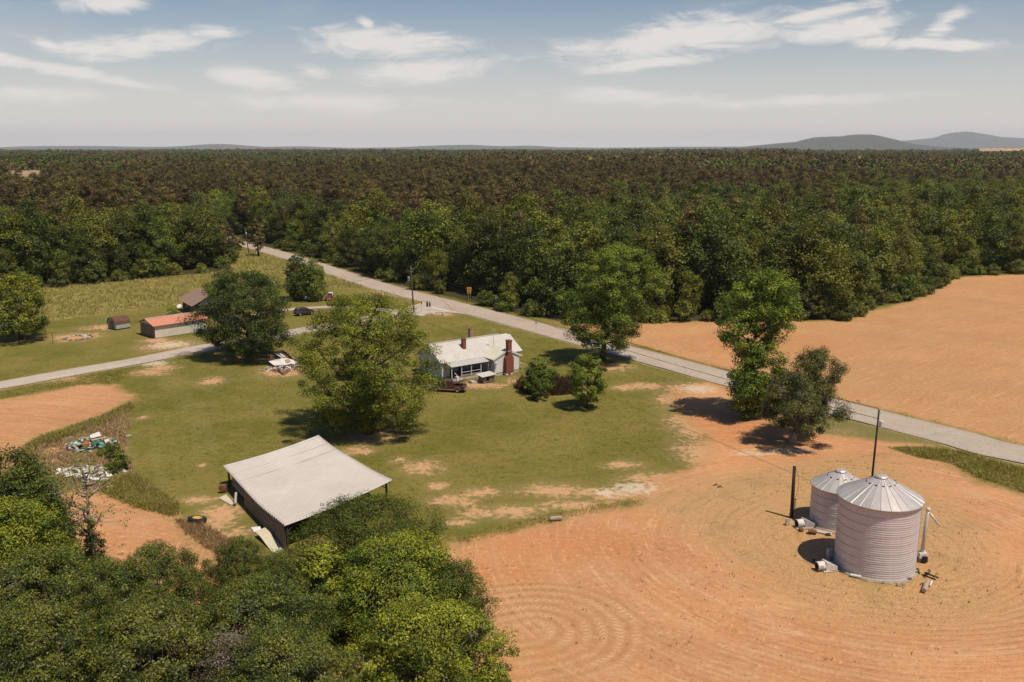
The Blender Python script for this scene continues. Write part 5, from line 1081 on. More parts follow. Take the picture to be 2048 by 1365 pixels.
# clothes-line posts
for (px, py, l) in ((106, 688, 'clothes line post standing on open lawn'), (92, 668, 'clothes line post under the far left tree')):
    t = thing('clothes_post', l, 'post', G(px, py)); MB().tube([(0, 0, 0), (0, 0, 2.2)], .06).build('shaft', M_RUST, t); MB().box((0, 0, 2.2), (1.4, .08, .08), (0, 0, .3)).build('crossbar', M_RUST, t)
# ring of stones and ash
rgt = thing('fire_ring', 'ring of grey rubble and ashes on the left lawn', 'fire ring', G(157, 676)); rr_ = random.Random(3)
for i in range(46):
    a, r = rr_.uniform(0, 6.28), rr_.uniform(.6, 1.0) ** .5 * 2.6; s = rr_.uniform(.12, .32)
    MB().lathe([(s, 0), (s * .8, s * .5), (s * .3, s * .75), (0, s * .78)], 6, M=Matrix.Translation((r * math.cos(a), r * 1.1 * math.sin(a), .0)) @ Matrix.Rotation(a * 3, 4, 'Z')).build('stone', M_STONE if i % 3 else M_CONC, rgt)
MB().box((1.6, -.3, .25), (.7, .4, .5), (0, 0, .3)).build('white_block', M_WHITE, rgt)

# ---- rubble: collapsed building, dump heaps
M_TAN = mat('bare_tan_wood', (.46, .30, .18), .85, .3, 3.0); M_GREEN = mat('green_sheet', (.02, .20, .135), .6, .25, 2.0); M_PALEG = mat('pale_green_sheet', (.33, .44, .36), .7, .2, 2.0); M_ORANGE = mat('orange_panel', (.40, .15, .035), .7, .3, 2.0); M_PLASTER = mat('broken_plaster', (.62, .57, .50), .9, .25, 3.0)
def rubble(name, label, c, rx, ry, n, hmax, seed, mats, size=(.25, .8), rz=0.0, shape=2.0):
    """loose broken pieces nobody could count, one mesh per colour gathered under a single heap"""
    r = random.Random(seed); per = [MB() for _ in mats]
    for i in range(n):
        a, q = r.uniform(0, 6.28), r.uniform(0, 1) ** .6; x, y = rx * q * math.cos(a), ry * q * math.sin(a); z = r.uniform(.0, 1) * hmax * max(0, 1 - q ** shape) + .04
        s = r.uniform(*size); per[r.randrange(len(mats))].box((x, y, z), (s * r.uniform(.6, 1.8), s * r.uniform(.3, .9), r.uniform(.03, .16)), (r.uniform(-.5, .5), r.uniform(-.5, .5), r.uniform(0, 3.14)))
    t = tag(bpy.data.objects.new(name, None), label, 'rubble', kind='stuff'); COL.objects.link(t); t.location = c; t.rotation_euler = (0, 0, rz)
    for m_, b in zip(mats, per): tag(b.build('rubble_pieces', m_, t), kind='stuff')
    return t
def sheet(name, label, quad, m, t=.05, cat='sheet'): return lean(name, label, cat, [G(x, y, z) for x, y, z in quad], t, m)
# dump heap with green sheeting
rubble('debris_heap', 'heap of broken boards, plaster and green sheeting on the weedy ground', G(184, 892), 3.4, 2.6, 260, 1.1, 5, [M_PLASTER, M_TAN, M_PALEG, M_GREYWOOD, M_GREEN, M_SCRAP, M_CREAM], (.2, .7))
sheet('white_sheet', 'large white panel on top of the green debris heap', [(179, 871, 1.3), (198, 863.5, 1.7), (203, 872, 1.5), (181, 877, 1.2)], M_WHITE); sheet('grey_sheet', 'grey-brown sheet sloping from the white panel', [(165, 882, .9), (179, 870, 1.25), (181, 877, 1.1), (170, 888, .5)], M_GREYWOOD)
sheet('orange_panel', 'orange-brown panel on edge in the debris heap', [(164, 888, .8), (174, 881, 1.1), (179, 887, .9), (170, 898, .2)], M_ORANGE); sheet('green_sheet', 'bright green sheet in the middle of the debris heap', [(186, 886, 1.0), (196, 879, 1.3), (198, 886, 1.1), (182, 892, .7)], M_GREEN)
sheet('green_sheet', 'bright green sheet on the right slope of the debris heap', [(197, 887, .9), (205, 888, .8), (216, 893, .4), (205, 896, .45)], M_GREEN); sheet('pale_sheet', 'pale green sheet at the left end of the debris heap', [(142, 892, .3), (158, 884, .7), (163, 888, .6), (145, 896, .2)], M_PALEG)
sheet('tan_board', 'long pale board across the top right of the debris heap', [(182, 879, 1.3), (205, 875, 1.25), (206, 877, 1.15), (183, 882, 1.15)], M_TAN); sheet('pale_slab', 'cream broken slab on the right of the debris heap', [(208, 880, .7), (219, 877, .6), (223, 883, .35), (212, 888, .4)], M_PLASTER)
sheet('cream_board', 'cream board across the lower right of the debris heap', [(206, 897, .5), (222, 892, .2), (223, 897, .15), (208, 901, .3)], M_CREAM); sheet('pale_sheet', 'small pale sheet lying apart right of the debris heap', [(250, 872, .06), (261, 869.5, .08), (264, 871, .06), (253, 874, .05)], M_PALEG); sheet('thin_board', 'thin pale board lying left of the debris heap', [(129, 874.6, .08), (145, 873.8, .08), (145, 874.8, .06), (129, 875.6, .06)], M_PALEG)
rubble('debris_heap', 'pile of white broken sheeting nearer the bare tree', G(182, 945), 4.2, 1.5, 150, .5, 6, [M_WHITE, M_PLASTER, M_CREAM, M_GREYWOOD], (.2, .7))
for l, q, m in (('grey-white square sheet standing in the white debris pile', [(187, 935, .9), (198, 929, 1.0), (199, 937, .4), (188, 941, .3)], M_WHITE2), ('cream sheet leaning left in the white debris pile', [(170, 938, .7), (186, 931, .9), (189, 942, .3), (174, 947, .15)], M_CREAM), ('white sheet running right from the white debris pile', [(198, 935, .5), (219, 931, .35), (219, 934, .25), (199, 939, .3)], M_WHITE),
                ('brown board lying in the white debris pile', [(184, 940, .6), (204, 937, .5), (204, 940, .45), (187, 944, .5)], M_GREYWOOD), ('white curled sheet at the right of the white debris pile', [(208, 940, .5), (216, 939, .5), (226, 952, .15), (214, 955, .1)], M_WHITE), ('long white board along the near side of the white debris pile', [(183, 955, .15), (222, 957, .12), (222, 960, .1), (184, 960, .1)], M_WHITE),
                ('white wrap sheet at the left end of the white debris pile', [(129, 948, .3), (141, 945, .35), (150, 952, .15), (134, 953, .1)], M_WHITE), ('white sheet in the middle front of the white debris pile', [(160, 951, .35), (178, 948, .4), (188, 958, .12), (172, 959, .1)], M_WHITE), ('buff slab lying apart below the white debris pile', [(202, 962, .1), (212, 961, .12), (212, 966, .06), (203, 967, .06)], M_CREAM)): sheet('white_sheet', l, q, m)
# collapsed building footprint
fp = [G(536, 724), G(566, 705), G(598, 730), G(567, 751)]; fc = sum(fp, Vector()) / 4; fo = thing('ruined_foundation', 'low block foundation of a collapsed building under the roadside tree', 'foundation', fc)
for a, b in zip(fp, fp[1:] + fp[:1]):
    L = (b - a).length; k = max(2, int(L / .9)); d = (b - a) / k; rzz = math.atan2(d.y, d.x)
    for i in range(k):
        hh = random.uniform(.45, .75) if i % 4 else .3
        MB().box((0, 0, hh / 2), (d.length - .03, .25, hh)).build('block', M_BRICK2 if i % 3 else M_GREYWOOD, fo, a + d * (i + .5) - fc, (0, 0, rzz))
rubble('rubble_fill', 'broken white boards and rubble inside the ruined foundation', G(569, 737), 3.4, 2.6, 260, .5, 9, [M_PLASTER, M_TAN, M_WHITE, M_GREYWOOD], (.15, .6), .4)
for l, q, m in (('large white sheet over the left of the ruin', [(537, 723, .75), (556, 718.5, .8), (566, 730, .7), (548, 731, .7)], M_WHITE), ('large white sheet over the middle of the ruin', [(557, 718.5, .85), (570, 716, .85), (584, 727, .75), (567, 731, .75)], M_WHITE), ('white sheet over the right edge of the ruin', [(570, 716, .8), (583, 719, .7), (597, 725, .6), (585, 729, .65)], M_WHITE), ('tan board lying on the white sheets of the ruin', [(570, 719.5, .95), (579, 718.5, .95), (582, 723.5, .9), (573, 725.5, .9)], M_TAN),
                ('white beam at the back of the ruin', [(554, 705, .9), (557, 704.5, .9), (571, 713.5, .8), (568, 714.5, .8)], M_WHITE), ('second white beam at the back of the ruin', [(547, 706, .8), (549.5, 705.5, .8), (566, 715, .75), (563.5, 716, .75)], M_WHITE2), ('brown plank at the back of the ruin', [(556, 701.5, .8), (559, 701, .8), (576, 714, .6), (574, 714.5, .6)], M_GREYWOOD), ('small white chunk at the right corner of the ruin', [(599, 729, .5), (603, 728.5, .5), (604, 731, .3), (600, 732, .3)], M_WHITE)): sheet('fallen_board', l, q, m, .07, 'board')
# log at the field edge, sticks in the field
t = thing('log', 'short grey log lying at the edge of the lawn', 'log', G(1112, 1041)); MB().tube([(-.62, -.12, .22), (0, 0, .24), (.6, .12, .22)], [.2, .23, .21], 9).build('stem', M_BARK_PALE, t); 
for x, y in ((1432, 972), (1440, 976)): scrap('broken_branch', 'dark broken branch on the dirt track, %s' % ('left piece' if x < 1436 else 'right piece'), 'branch', G(x, y), MB().tube([(-.35, 0, .05), (0, .1, .14), (.4, 0, .05)], [.03, .06, .02], 5).tube([(0, .1, .14), (.2, .35, .2)], [.04, .01], 4), M_BARK_DARK)

# ------------------------------------------------------------------ trees of the farmyard and the foreground
def at(px, py_top, d): 
    """spot d metres ahead under picture column px, and the height that reaches row py_top there"""
    z = top_z(py_top, d); dep = d * math.cos(PITCH) + (CAM_H - z * .55) * math.sin(PITCH)
    return Vector(((px - 1024) / FOC * dep, d, 0)), z
def specimen(name, label, px, top, d, R, base, kind, clumps, leaves, leaf, cr, lm, bark, tr, seed, rz=0.0, cat='tree', basepx=None, **kw):
    p, h = at(px, top, d)
    if basepx: p = G(*basepx); h = top_z(top, p.y)
    return plant_tree(name, tree_mesh(name + str(seed), seed, h, R, base, kind, clumps, leaves, leaf, cr, lm, bark, tr, **kw), p, rz, label, cat)
specimen('oak_tree', 'broad spreading oak in the middle of the lawn beside the pickup', 736, 588, 0, 8.2, 0.055, 'mound', 340, 84000, 0.25, 1.35, L_OAK, M_BARK, 0.55, 11, basepx=(736, 866), lump=.42, limbs=26, flat=.65)
specimen('pecan_tree', 'dark rounded shade tree between the side road and the ruin', 488, 546, 0, 8.9, 0.09, 'mound', 300, 56000, 0.30, 1.35, L_DARK, M_BARK_DARK, 0.42, 12, basepx=(497, 716), limbs=22, lump=.30)
specimen('pecan_tree', 'tall pecan with dark trunk standing by the main road', 1235, 496, 0, 7.2, 0.14, 'mound', 300, 62000, 0.29, 1.35, L_PECAN, M_BARK_DARK, 0.5, 13, basepx=(1204, 725), limbs=26, lump=.36, lean=(2.6, 0), flat=.6)
specimen('sweetgum_tree', 'tall upright tree with a dense top left of the cedar', 1520, 543, 0, 4.9, 0.04, 'tall', 290, 50000, 0.30, 1.1, L_PECAN, M_BARK, 0.42, 14, basepx=(1493, 836), limbs=24, lump=.42, lean=(1.9, 0.5))
specimen('cedar_tree', 'ragged brownish cedar with bare lower trunk near the grain bins', 1625, 702, 0, 6.0, 0.17, 'cedar', 210, 56000, 0.25, 0.92, L_CEDAR, M_BARK_PALE, 0.38, 15, basepx=(1585, 884), limbs=26, lump=.5, lean=(2.6, 0), aspect=.35, flat=.9)
specimen('young_tree', 'small round dark tree alone on the lawn right of the flower bed', 1177, 714, 0, 2.7, 0.12, 'round', 110, 14000, 0.25, 0.65, L_PECAN, M_BARK_DARK, 0.12, 16, basepx=(1174, 816), lump=.25)
specimen('yard_bush', 'green leafy bush in the bed beside the farmhouse', 1082, 716, 0, 2.3, 0.06, 'dome', 110, 10000, 0.26, 0.65, L_PECAN, M_BARK, 0.12, 17, basepx=(1080, 788), cat='bush')
specimen('yard_bush', 'small dark bush at the front of the flower bed', 1078, 758, 0, 1.3, 0.03, 'dome', 40, 3000, 0.22, 0.45, L_DARK, M_BARK, 0.06, 18, basepx=(1076, 800), cat='bush')
specimen('lawn_tree', 'wide tree over the clothes line at the far left edge', 35, 545, 0, 6.2, 0.10, 'dome', 220, 20000, 0.38, 1.2, L_OAK, M_BARK_DARK, 0.35, 19, basepx=(42, 680), lump=.32)
specimen('holly_tree', 'dense dark tree shading the red truck, left of a pair', 596, 507, 0, 3.7, 0.05, 'oak', 130, 11000, 0.38, 1.0, L_DARK, M_BARK_DARK, 0.3, 20, basepx=(599, 600))
specimen('holly_tree', 'lighter tree shading the red truck, right of a pair', 627, 519, 0, 3.1, 0.05, 'dome', 130, 9000, 0.36, 1.0, L_PECAN, M_BARK_PALE, 0.28, 21, basepx=(627, 602), limbs=24)
specimen('clipped_bush', 'smooth dark rounded evergreen behind the dark shade tree', 455, 532, 0, 4.0, 0.0, 'dome', 120, 9000, 0.34, 0.8, L_CEDAR, M_BARK_DARK, 0.25, 22, basepx=(455, 604), lump=.08, cat='bush')
specimen('roadside_tree', 'slim vine-covered tree beside the far road pole', 524, 440, 0, 2.4, 0.18, 'oak', 60, 3600, 0.45, 0.9, L_PINE, M_BARK_DARK, 0.35, 23, basepx=(517, 513))
specimen('roadside_tree', 'ragged dark tree where the far road meets the wood', 452, 440, 0, 4.2, 0.10, 'oak', 80, 4200, 0.5, 1.2, L_PINE, M_BARK_DARK, 0.3, 24, basepx=(450, 527))
specimen('sapling', 'leafless thin sapling on the left lawn', 199, 632, 0, 1.0, 0.3, 'oak', 26, 120, 0.18, 0.5, L_BARE, M_BARK_PALE, 0.05, 25, basepx=(199, 660), aspect=.15, limbs=14)
specimen('sapling', 'small green sapling left of the brown house', 346, 614, 0, 1.2, 0.1, 'oak', 24, 500, 0.25, 0.5, L_OAK, M_BARK, 0.05, 26, basepx=(346, 629), limbs=8)
# foreground growth below the drone
FG = dict(clumps=430, flat=.62)
specimen('magnolia_tree', 'broad glossy dark tree filling the bottom left corner', 95, 1108, 61, 6.2, 0.05, 'dome', leaves=88000, leaf=0.16, cr=.85, lm=L_MAG, bark=M_BARK_PALE, tr=0.3, seed=31, lump=.25, **FG)
mg = [c.data for c in sorted(bpy.data.objects['magnolia_tree'].children, key=lambda o: 'crown' in o.name)]
def again(label, px, top, d, rz, s):
    p, h = at(px, top, d); h0 = at(95, 1108, 61)[1]; plant_tree('magnolia_tree', mg, p, rz, label, 'tree', None, (s, s, h / h0))
again('glossy dark tree in front of the small left field', 318, 1092, 63, 1.3, .62); again('glossy dark tree at the bottom edge, second from the left corner', 300, 1210, 54, 2.4, .95); again('glossy dark tree right of the orange gap', 478, 1078, 67, 3.7, .45)
again('low glossy tree between the orange gap and the barn', 560, 1112, 65.5, 5.0, .48); again('glossy dark tree in the middle of the bottom foliage', 520, 1165, 58, .6, .85); again('glossy dark tree cut off by the bottom left corner', 60, 1230, 52, 4.3, .95); again('glossy dark tree cut off by the bottom edge below the barn', 560, 1270, 51, 2.9, .85)
again('glossy dark tree left of the orange gap', 215, 1128, 60, 5.7, .65)
specimen('wild_cherry', 'dark dense tree at the left edge beside the upper field', 25, 903, 73, 4.6, 0.05, 'oak', 240, 26000, 0.24, .95, L_DARK, M_BARK_DARK, .28, 41)
specimen('maple_tree', 'bright yellow-green tree at the left edge', 38, 1000, 67, 3.7, 0.05, 'dome', 220, 38000, 0.19, .9, L_YEL, M_BARK, .25, 42, lump=.3)
specimen('wild_cherry', 'dark narrow tree beside the leaning bare trunks', 98, 990, 71, 1.9, 0.05, 'oak', 140, 14000, 0.24, .8, L_DARK, M_BARK_DARK, .2, 43)
specimen('bare_tree', 'nearly leafless grey tree before the small left field', 178, 905, 0, 3.6, 0.22, 'oak', 150, 1500, 0.20, .5, L_OAK, M_BARK_PALE, .31, 44, basepx=(186, 1118), limbs=34, lump=.4, fill=2.0)
specimen('bare_tree', 'leaning bare trunk beside the nearly leafless tree', 105, 925, 0, 3.0, 0.3, 'oak', 90, 900, 0.20, .5, L_YEL, M_BARK_PALE, .28, 45, basepx=(150, 1140), limbs=24, lean=(-3.2, 1.5), fill=2.0)
specimen('vine_stump', 'ivy-clad lower trunk of the nearly leafless tree', 186, 1040, 0, .8, 0.0, 'dome', 40, 2600, 0.2, .4, L_DARK, M_BARK_PALE, .1, 46, basepx=(188, 1122), cat='vine')
specimen('locust_tree', 'wide lacy dark tree overhanging the near side of the barn', 735, 998, 73.5, 6.8, 0.12, 'umbrella', 420, 52000, 0.17, .95, L_LACE, M_BARK_DARK, .3, 47, lump=.36, limbs=30, flat=.5, aspect=.4)
specimen('locust_tree', 'lacy dark tree at the right edge of the foreground foliage', 905, 1130, 64, 3.6, 0.08, 'umbrella', 200, 22000, 0.17, .8, L_LACE, M_BARK_DARK, .2, 48, lump=.4, flat=.5, aspect=.4)
specimen('hickory_tree', 'large yellow-green tree in the bottom middle', 800, 1082, 65, 6.3, 0.06, 'dome', 420, 64000, 0.19, .9, L_YEL, M_BARK_PALE, .32, 49, lump=.34, limbs=34, flat=.6)
specimen('hickory_tree', 'yellow-green tree at the bottom edge by the clay field', 850, 1215, 56, 5.4, 0.05, 'dome', 330, 50000, 0.19, .85, L_YEL, M_BARK_PALE, .28, 50, lump=.36, limbs=30, flat=.6)
specimen('hickory_tree', 'small yellow-green tree left of the large one', 645, 1095, 67, 3.0, 0.05, 'dome', 130, 14000, 0.23, .75, L_YEL, M_BARK_PALE, .2, 51)
specimen('dead_bush', 'bare grey branches sticking out by the clay field', 912, 1255, 57, 3.4, 0.1, 'dome', 120, 700, 0.2, .6, L_YEL, M_BARK_PALE, .15, 52, limbs=50, fill=2.0, cat='bush')
specimen('dead_bush', 'brown twiggy bush at the bottom edge', 470, 1268, 52, 3.4, 0.05, 'dome', 180, 7000, 0.2, .7, L_BARE, M_BARK, .15, 53, limbs=40, fill=2.0, aspect=.2, cat='bush')
specimen('weedy_shrub', 'low leafy shrub at the right end of the foreground foliage', 985, 1330, 54.5, 1.6, 0.0, 'dome', 60, 5000, 0.2, .6, L_OAK, M_BARK, .08, 54, cat='shrub')

# bronze canna bed, weeds, tall grass, seedlings
def blades(name, label, cat, poly, n, h, w, m, seed, per=5, spread=.25, keep=None, lean_=.35, z=0.0):
    g = np.random.default_rng(seed); poly = np.array(poly); lo, hi = poly.min(0), poly.max(0)
    Q = g.uniform(lo, hi, (n * 4, 2)); Q = Q[sdf(Q, poly) > 0]
    if keep is not None: Q = Q[keep(Q)]
    Q = Q[:n]; k = len(Q); hs = h * g.uniform(.45, 1.3, k) * (.6 + .8 * vnoise(Q[:, 0] / 3, Q[:, 1] / 3, seed))
    i = np.repeat(np.arange(k), per); N = len(i); b = np.c_[Q[i] + g.normal(0, spread, (N, 2)), np.full(N, z - .03)]; a = g.uniform(0, 6.28, N)
    hh = hs[i] * g.uniform(.6, 1.1, N); dv = np.c_[np.cos(a), np.sin(a), np.zeros(N)]; ww = w * g.uniform(.6, 1.4, N)
    tip = b + np.c_[g.normal(0, lean_, (N, 2)) * hh[:, None], hh]
    V = np.empty((N, 3, 3)); V[:, 0] = b - dv * ww[:, None] / 2; V[:, 1] = b + dv * ww[:, None] / 2; V[:, 2] = tip
    tint = np.clip(.5 + g.normal(0, .2, k)[i] + g.normal(0, .2, N), 0, 1)
    o = link(name, np_mesh(name, V.reshape(-1, 3), np.arange(N * 3).reshape(N, 3), m, face_attrs=dict(tint=tint)))
    return tag(o, label, cat, kind='stuff')
G_HAY = leaf_mat('grass_hay', (.20, .18, .045), (.47, .40, .125), trans=.3, hue=0, val=0); G_WEED = leaf_mat('grass_weed', (.16, .15, .026), (.42, .36, .09), trans=.4, hue=0, val=0); G_DRY = leaf_mat('grass_dry', (.22, .14, .065), (.46, .31, .165), trans=.2, hue=0, val=0); G_GREEN = leaf_mat('grass_green', (.055, .068, .014), (.13, .135, .030), trans=.25, hue=0, val=0)
offroad = lambda Q: (line_d(Q, ROAD) > ROAD_W / 2 + .5) & (line_d(Q, SIDE) > SIDE_W / 2 + .5)
blades('tall_grass', 'tall pale hay grass before the left wood', 'grass', HAY, 11000, .75, .16, G_HAY, 61, 5, .5, offroad, lean_=.8)
blades('weeds', 'tall green weeds along the main road at the right', 'weeds', WEED_R, 5200, .42, .09, G_WEED, 62, 5, .22, offroad, lean_=.8)
blades('weeds', 'tangled brown and green weeds around the debris heaps', 'weeds', WEED_L, 3400, .40, .08, G_DRY, 63, 5, .25, lean_=.8)
blades('weeds', 'thick green weeds between the left field and the lawn', 'weeds', GP([(205, 968), (262, 950), (320, 985), (352, 1008), (352, 1032), (280, 1015), (215, 988)]), 1900, .6, .10, G_WEED, 64, 6, .25, lean_=.8)
blades('weeds', 'strip of weeds along the near edge of the upper left field', 'weeds', GP([(36, 915), (46, 900), (66, 882), (160, 848), (225, 824), (262, 804), (262, 820), (225, 842), (160, 864), (72, 896), (56, 930)]), 1500, .5, .10, G_WEED, 65, 6, .25, lean_=.8)
blades('weeds', 'weeds between the side road and the upper left field', 'weeds', GP([(-60, 812), (60, 787), (150, 771), (235, 766), (262, 740), (200, 745), (100, 765), (0, 785)]), 1100, .30, .08, G_WEED, 66, 5, .3, offroad, lean_=.8)
blades('weeds', 'weeds around the tractor tyre', 'weeds', GP([(350, 1040), (400, 1050), (470, 1085), (470, 1120), (420, 1100), (380, 1070)]), 900, .45, .07, G_DRY, 67, 6, .2)
blades('verge_grass', 'grass verge along the far side of the main road', 'grass', [tuple(p) for p in ([Vector(q) + Vector((1.9, 2.6)) * 1.05 for q in ROAD[60:]] + [Vector(q) + Vector((1.9, 2.6)) * 1.75 for q in ROAD[60:]][::-1])], 3000, .32, .10, G_GREEN, 68, 5, .3, offroad)
blades('field_edge_grass', 'ragged grass where the lawn meets the clay field', 'grass', GP([(900, 1080), (1060, 1038), (1200, 1008), (1290, 995), (1300, 1003), (1200, 1022), (1060, 1052), (930, 1085)]), 700, .22, .06, G_WEED, 69, 5, .35, lean_=.7)
blades('canna_bed', 'bed of bronze-leaved plants beside the farmhouse bushes', 'flower bed', GP([(1032, 776), (1045, 764), (1080, 762), (1145, 766), (1152, 778), (1140, 790), (1090, 792), (1050, 788)]), 900, 1.35, .22, L_CANNA, 70, 5, .2, lean_=.25)
seedzone = np.array(F_MAIN)
blades('seedlings', 'scattered green seedlings on the clay field', 'weeds', F_MAIN, 1000, .18, .06, G_GREEN, 71, 4, .10, lambda Q: (vnoise(Q[:, 0] / 8, Q[:, 1] / 8, 4) > .52))
blades('stubble', 'dry straw stubble around the grain bins', 'straw', STRAW, 3000, .09, .05, G_DRY, 72, 3, .3, lean_=1.2)
blades('lawn_tufts', 'longer tufts of grass on the mown lawn', 'grass', GP([(300, 740), (620, 680), (860, 640), (1050, 670), (1380, 770), (1390, 900), (1200, 970), (900, 1050), (640, 880), (440, 920), (340, 1000), (270, 900), (280, 780)]), 9000, .11, .07, G_GREEN, 73, 4, .35, offroad)
blades('lawn_tufts', 'pale dry tufts of grass on the mown lawn', 'grass', GP([(300, 740), (620, 680), (860, 640), (1050, 670), (1380, 770), (1390, 900), (1200, 970), (900, 1050), (640, 880), (440, 920), (340, 1000), (270, 900), (280, 780)]), 6000, .10, .07, G_HAY, 74, 4, .35, offroad)
for i, (px, py, s) in enumerate(((218, 905, .9), (232, 918, 1.1), (205, 912, .8), (228, 947, 1.0), (240, 940, 1.2), (215, 940, .7))):
    tm = SHRUB[i % 3]; plant_tree('bramble', tm, G(px, py), i * 1.1, 'brown-green bramble %s' % ('just right of the green debris heap', 'right of the green debris heap, the larger', 'below the green debris heap', 'right of the white debris pile', 'far right of the white debris pile, the largest', 'small, close to the white debris pile')[i], 'bramble', None, .33 * s)

# ------------------------------------------------------------------ vehicles
M_MAROON = mat('maroon_paint', (.085, .024, .020), .32, .15, 1.5, spec=.5); M_TANTRIM = mat('tan_trim', (.32, .25, .17), .5, .1); M_SUV = mat('dark_brown_paint', (.055, .030, .026), .25, .1, 1.5, spec=.6); M_RIM = mat('alloy_rim', (.42, .40, .38), .35, .1, metal=.6); M_CHROME = mat('bumper_chrome', (.5, .48, .46), .25, .1, metal=.8); M_TAIL = mat('tail_lamp', (.36, .02, .015), .3, .1); M_HEAD = mat('head_lamp', (.7, .7, .68), .15, .05)
M_REDT = mat('red_paint', (.30, .03, .025), .35, .1); M_WHT2 = mat('white_car_paint', (.72, .70, .67), .3, .05)
def hull(stations, c=.10):
    """loft of rounded boxes: (x, z_low, z_high, half width low, half width high)"""
    mb = MB(); n = 10; k = 0
    for (x, zl, zh, wl, wh) in stations:
        cc = min(c, (zh - zl) * .45)
        mb.v += [(x, -wl + cc, zl), (x, wl - cc, zl), (x, wl, zl + cc), (x, (wl * .55 + wh * .45) + .01, (zl + zh) / 2), (x, wh, zh - cc), (x, wh - cc, zh), (x, -wh + cc, zh), (x, -wh, zh - cc), (x, -(wl * .55 + wh * .45) - .01, (zl + zh) / 2), (x, -wl, zl + cc)]
    for i in range(len(stations) - 1):
        for j in range(n): a, b = i * n + j, i * n + (j + 1) % n; mb.f.append((a, b, b + n, a + n))
    mb.f.append(tuple(range(n))[::-1]); e = (len(stations) - 1) * n; mb.f.append(tuple(range(e, e + n))); return mb
def wheel(t, x, y, r, rim=M_RIM):
    R90 = Matrix.Rotation(math.pi / 2, 4, 'X'); w = link('wheel', None, t, (x, y, r))
    MB().lathe([(r * .62, -.12), (r * .9, -.13), (r, -.08), (r, .08), (r * .9, .13), (r * .62, .12)], 20, M=R90).build('tyre', M_TYRE, w, smooth=True)
    s = -1 if y < 0 else 1
    MB().lathe([(r * .64, .0), (r * .62, .11), (r * .5, .08), (r * .15, .10), (0, .11)], 14, M=Matrix.Rotation(-s * math.pi / 2, 4, 'X')).build('rim', rim, w)
    return w
def pane(t, name, quad, m=M_GLASS, th=.02):
    q = [Vector(p) for p in quad]; n = (q[1] - q[0]).cross(q[2] - q[0]).normalized()
    c = sum(q, Vector()) / 4
    if n.dot(Vector((0, c.y, .0)) + Vector((c.x * .0, 0, .01))) < 0: n = -n
    return MB().add([*(p + n * th for p in q), *(p - n * th for p in q)], [(0, 1, 2, 3), (7, 6, 5, 4), (0, 4, 5, 1), (1, 5, 6, 2), (2, 6, 7, 3), (3, 7, 4, 0)]).build(name, m, t)
def pickup(label, loc, rz, paint, trim, lid=True, cabm=None):
    t = thing('pickup_truck', label, 'pickup truck', loc, rz); cabm = cabm or paint
    hull([(-2.75, .55, 1.02, .86, .88), (-2.6, .42, 1.10, .93, .93), (-.62, .42, 1.10, .95, .94)], .08).build('bed', paint, t)
    hull([(-.6, .42, 1.12, .95, .94), (1.15, .42, 1.10, .95, .94), (1.3, .5, 1.10, .95, .90), (2.3, .52, 1.02, .93, .84), (2.6, .56, .92, .86, .78), (2.72, .62, .82, .78, .72)], .10).build('body', paint, t, smooth=False)
    hull([(-.58, 1.08, 1.12, .90, .90), (-.50, 1.08, 1.72, .90, .72), (-.2, 1.08, 1.78, .90, .72), (.55, 1.08, 1.76, .90, .71), (1.28, 1.08, 1.12, .88, .84)], .05).build('cab', cabm, t)
    for s in (-1, 1):
        pane(t, 'side_window', [(.10, s * .895, 1.15), (1.02, s * .895, 1.15), (.56, s * .755, 1.66), (.10, s * .755, 1.68)]); pane(t, 'side_window', [(-.42, s * .895, 1.15), (-.02, s * .895, 1.15), (-.02, s * .755, 1.68), (-.40, s * .765, 1.64)])
        d = MB().box((.45, s * .955, .78), (1.05, .02, .52)).build('door', paint, t); MB().box((.02, s * .975, .95), (.16, .03, .04)).build('handle', M_TANTRIM, d)
        MB().box((.1, s * .965, .45), (2.6, .06, .14)).build('side_trim', trim, t)
        for x in (-1.72, 1.72): MB().lathe([(.44, -.03), (.52, -.03), (.52, .03), (.44, .03)], 14, 0, math.pi, Matrix.Translation((x, s * .955, .40)) @ Matrix.Rotation(math.pi / 2, 4, 'X')).build('wheel_arch', trim, t)
        MB().box((-2.72, s * .80, .86), (.10, .18, .30)).build('tail_light', M_TAIL, t); MB().box((2.62, s * .66, .80), (.14, .26, .16)).build('headlight', M_HEAD, t)
        for x in (-1.72, 1.72): wheel(t, x, s * .84, .39)
        MB().box((.95, s * 1.02, 1.18), (.10, .16, .14)).build('mirror', M_BLACK, t)
    pane(t, 'windscreen', [(1.24, -.74, 1.15), (1.24, .74, 1.15), (.60, .64, 1.71), (.60, -.64, 1.71)]); pane(t, 'rear_window', [(-.585, -.66, 1.20), (-.585, .66, 1.20), (-.545, .58, 1.62), (-.545, -.58, 1.62)])
    MB().box((-1.65, 0, 1.105), (1.9, 1.55, .02)).build('bed_floor', M_BLACK, t); MB().box((-2.84, 0, .52), (.16, 1.8, .20)).build('rear_bumper', M_CHROME if trim is M_TANTRIM else trim, t, bevel=.03); MB().box((2.74, 0, .52), (.14, 1.7, .22)).build('front_bumper', trim, t, bevel=.03); MB().box((2.70, 0, .76), (.06, .95, .18)).build('grille', M_BLACK, t)
    MB().box((-2.77, 0, .82), (.04, 1.4, .44)).build('tailgate', paint, t); MB().box((-2.93, 0, .55), (.02, .34, .14)).build('number_plate', M_WHITE, t)
    if lid: MB().slab([(-.62, -.88, 1.16), (-.62, .88, 1.16), (-2.55, .86, 1.86), (-2.55, -.86, 1.86)], .06).build('tonneau_lid', paint, t); MB().tube([(-2.2, .7, 1.08), (-2.0, .7, 1.6)], .02, 4).build('lid_strut', M_CHROME, t)
    return t
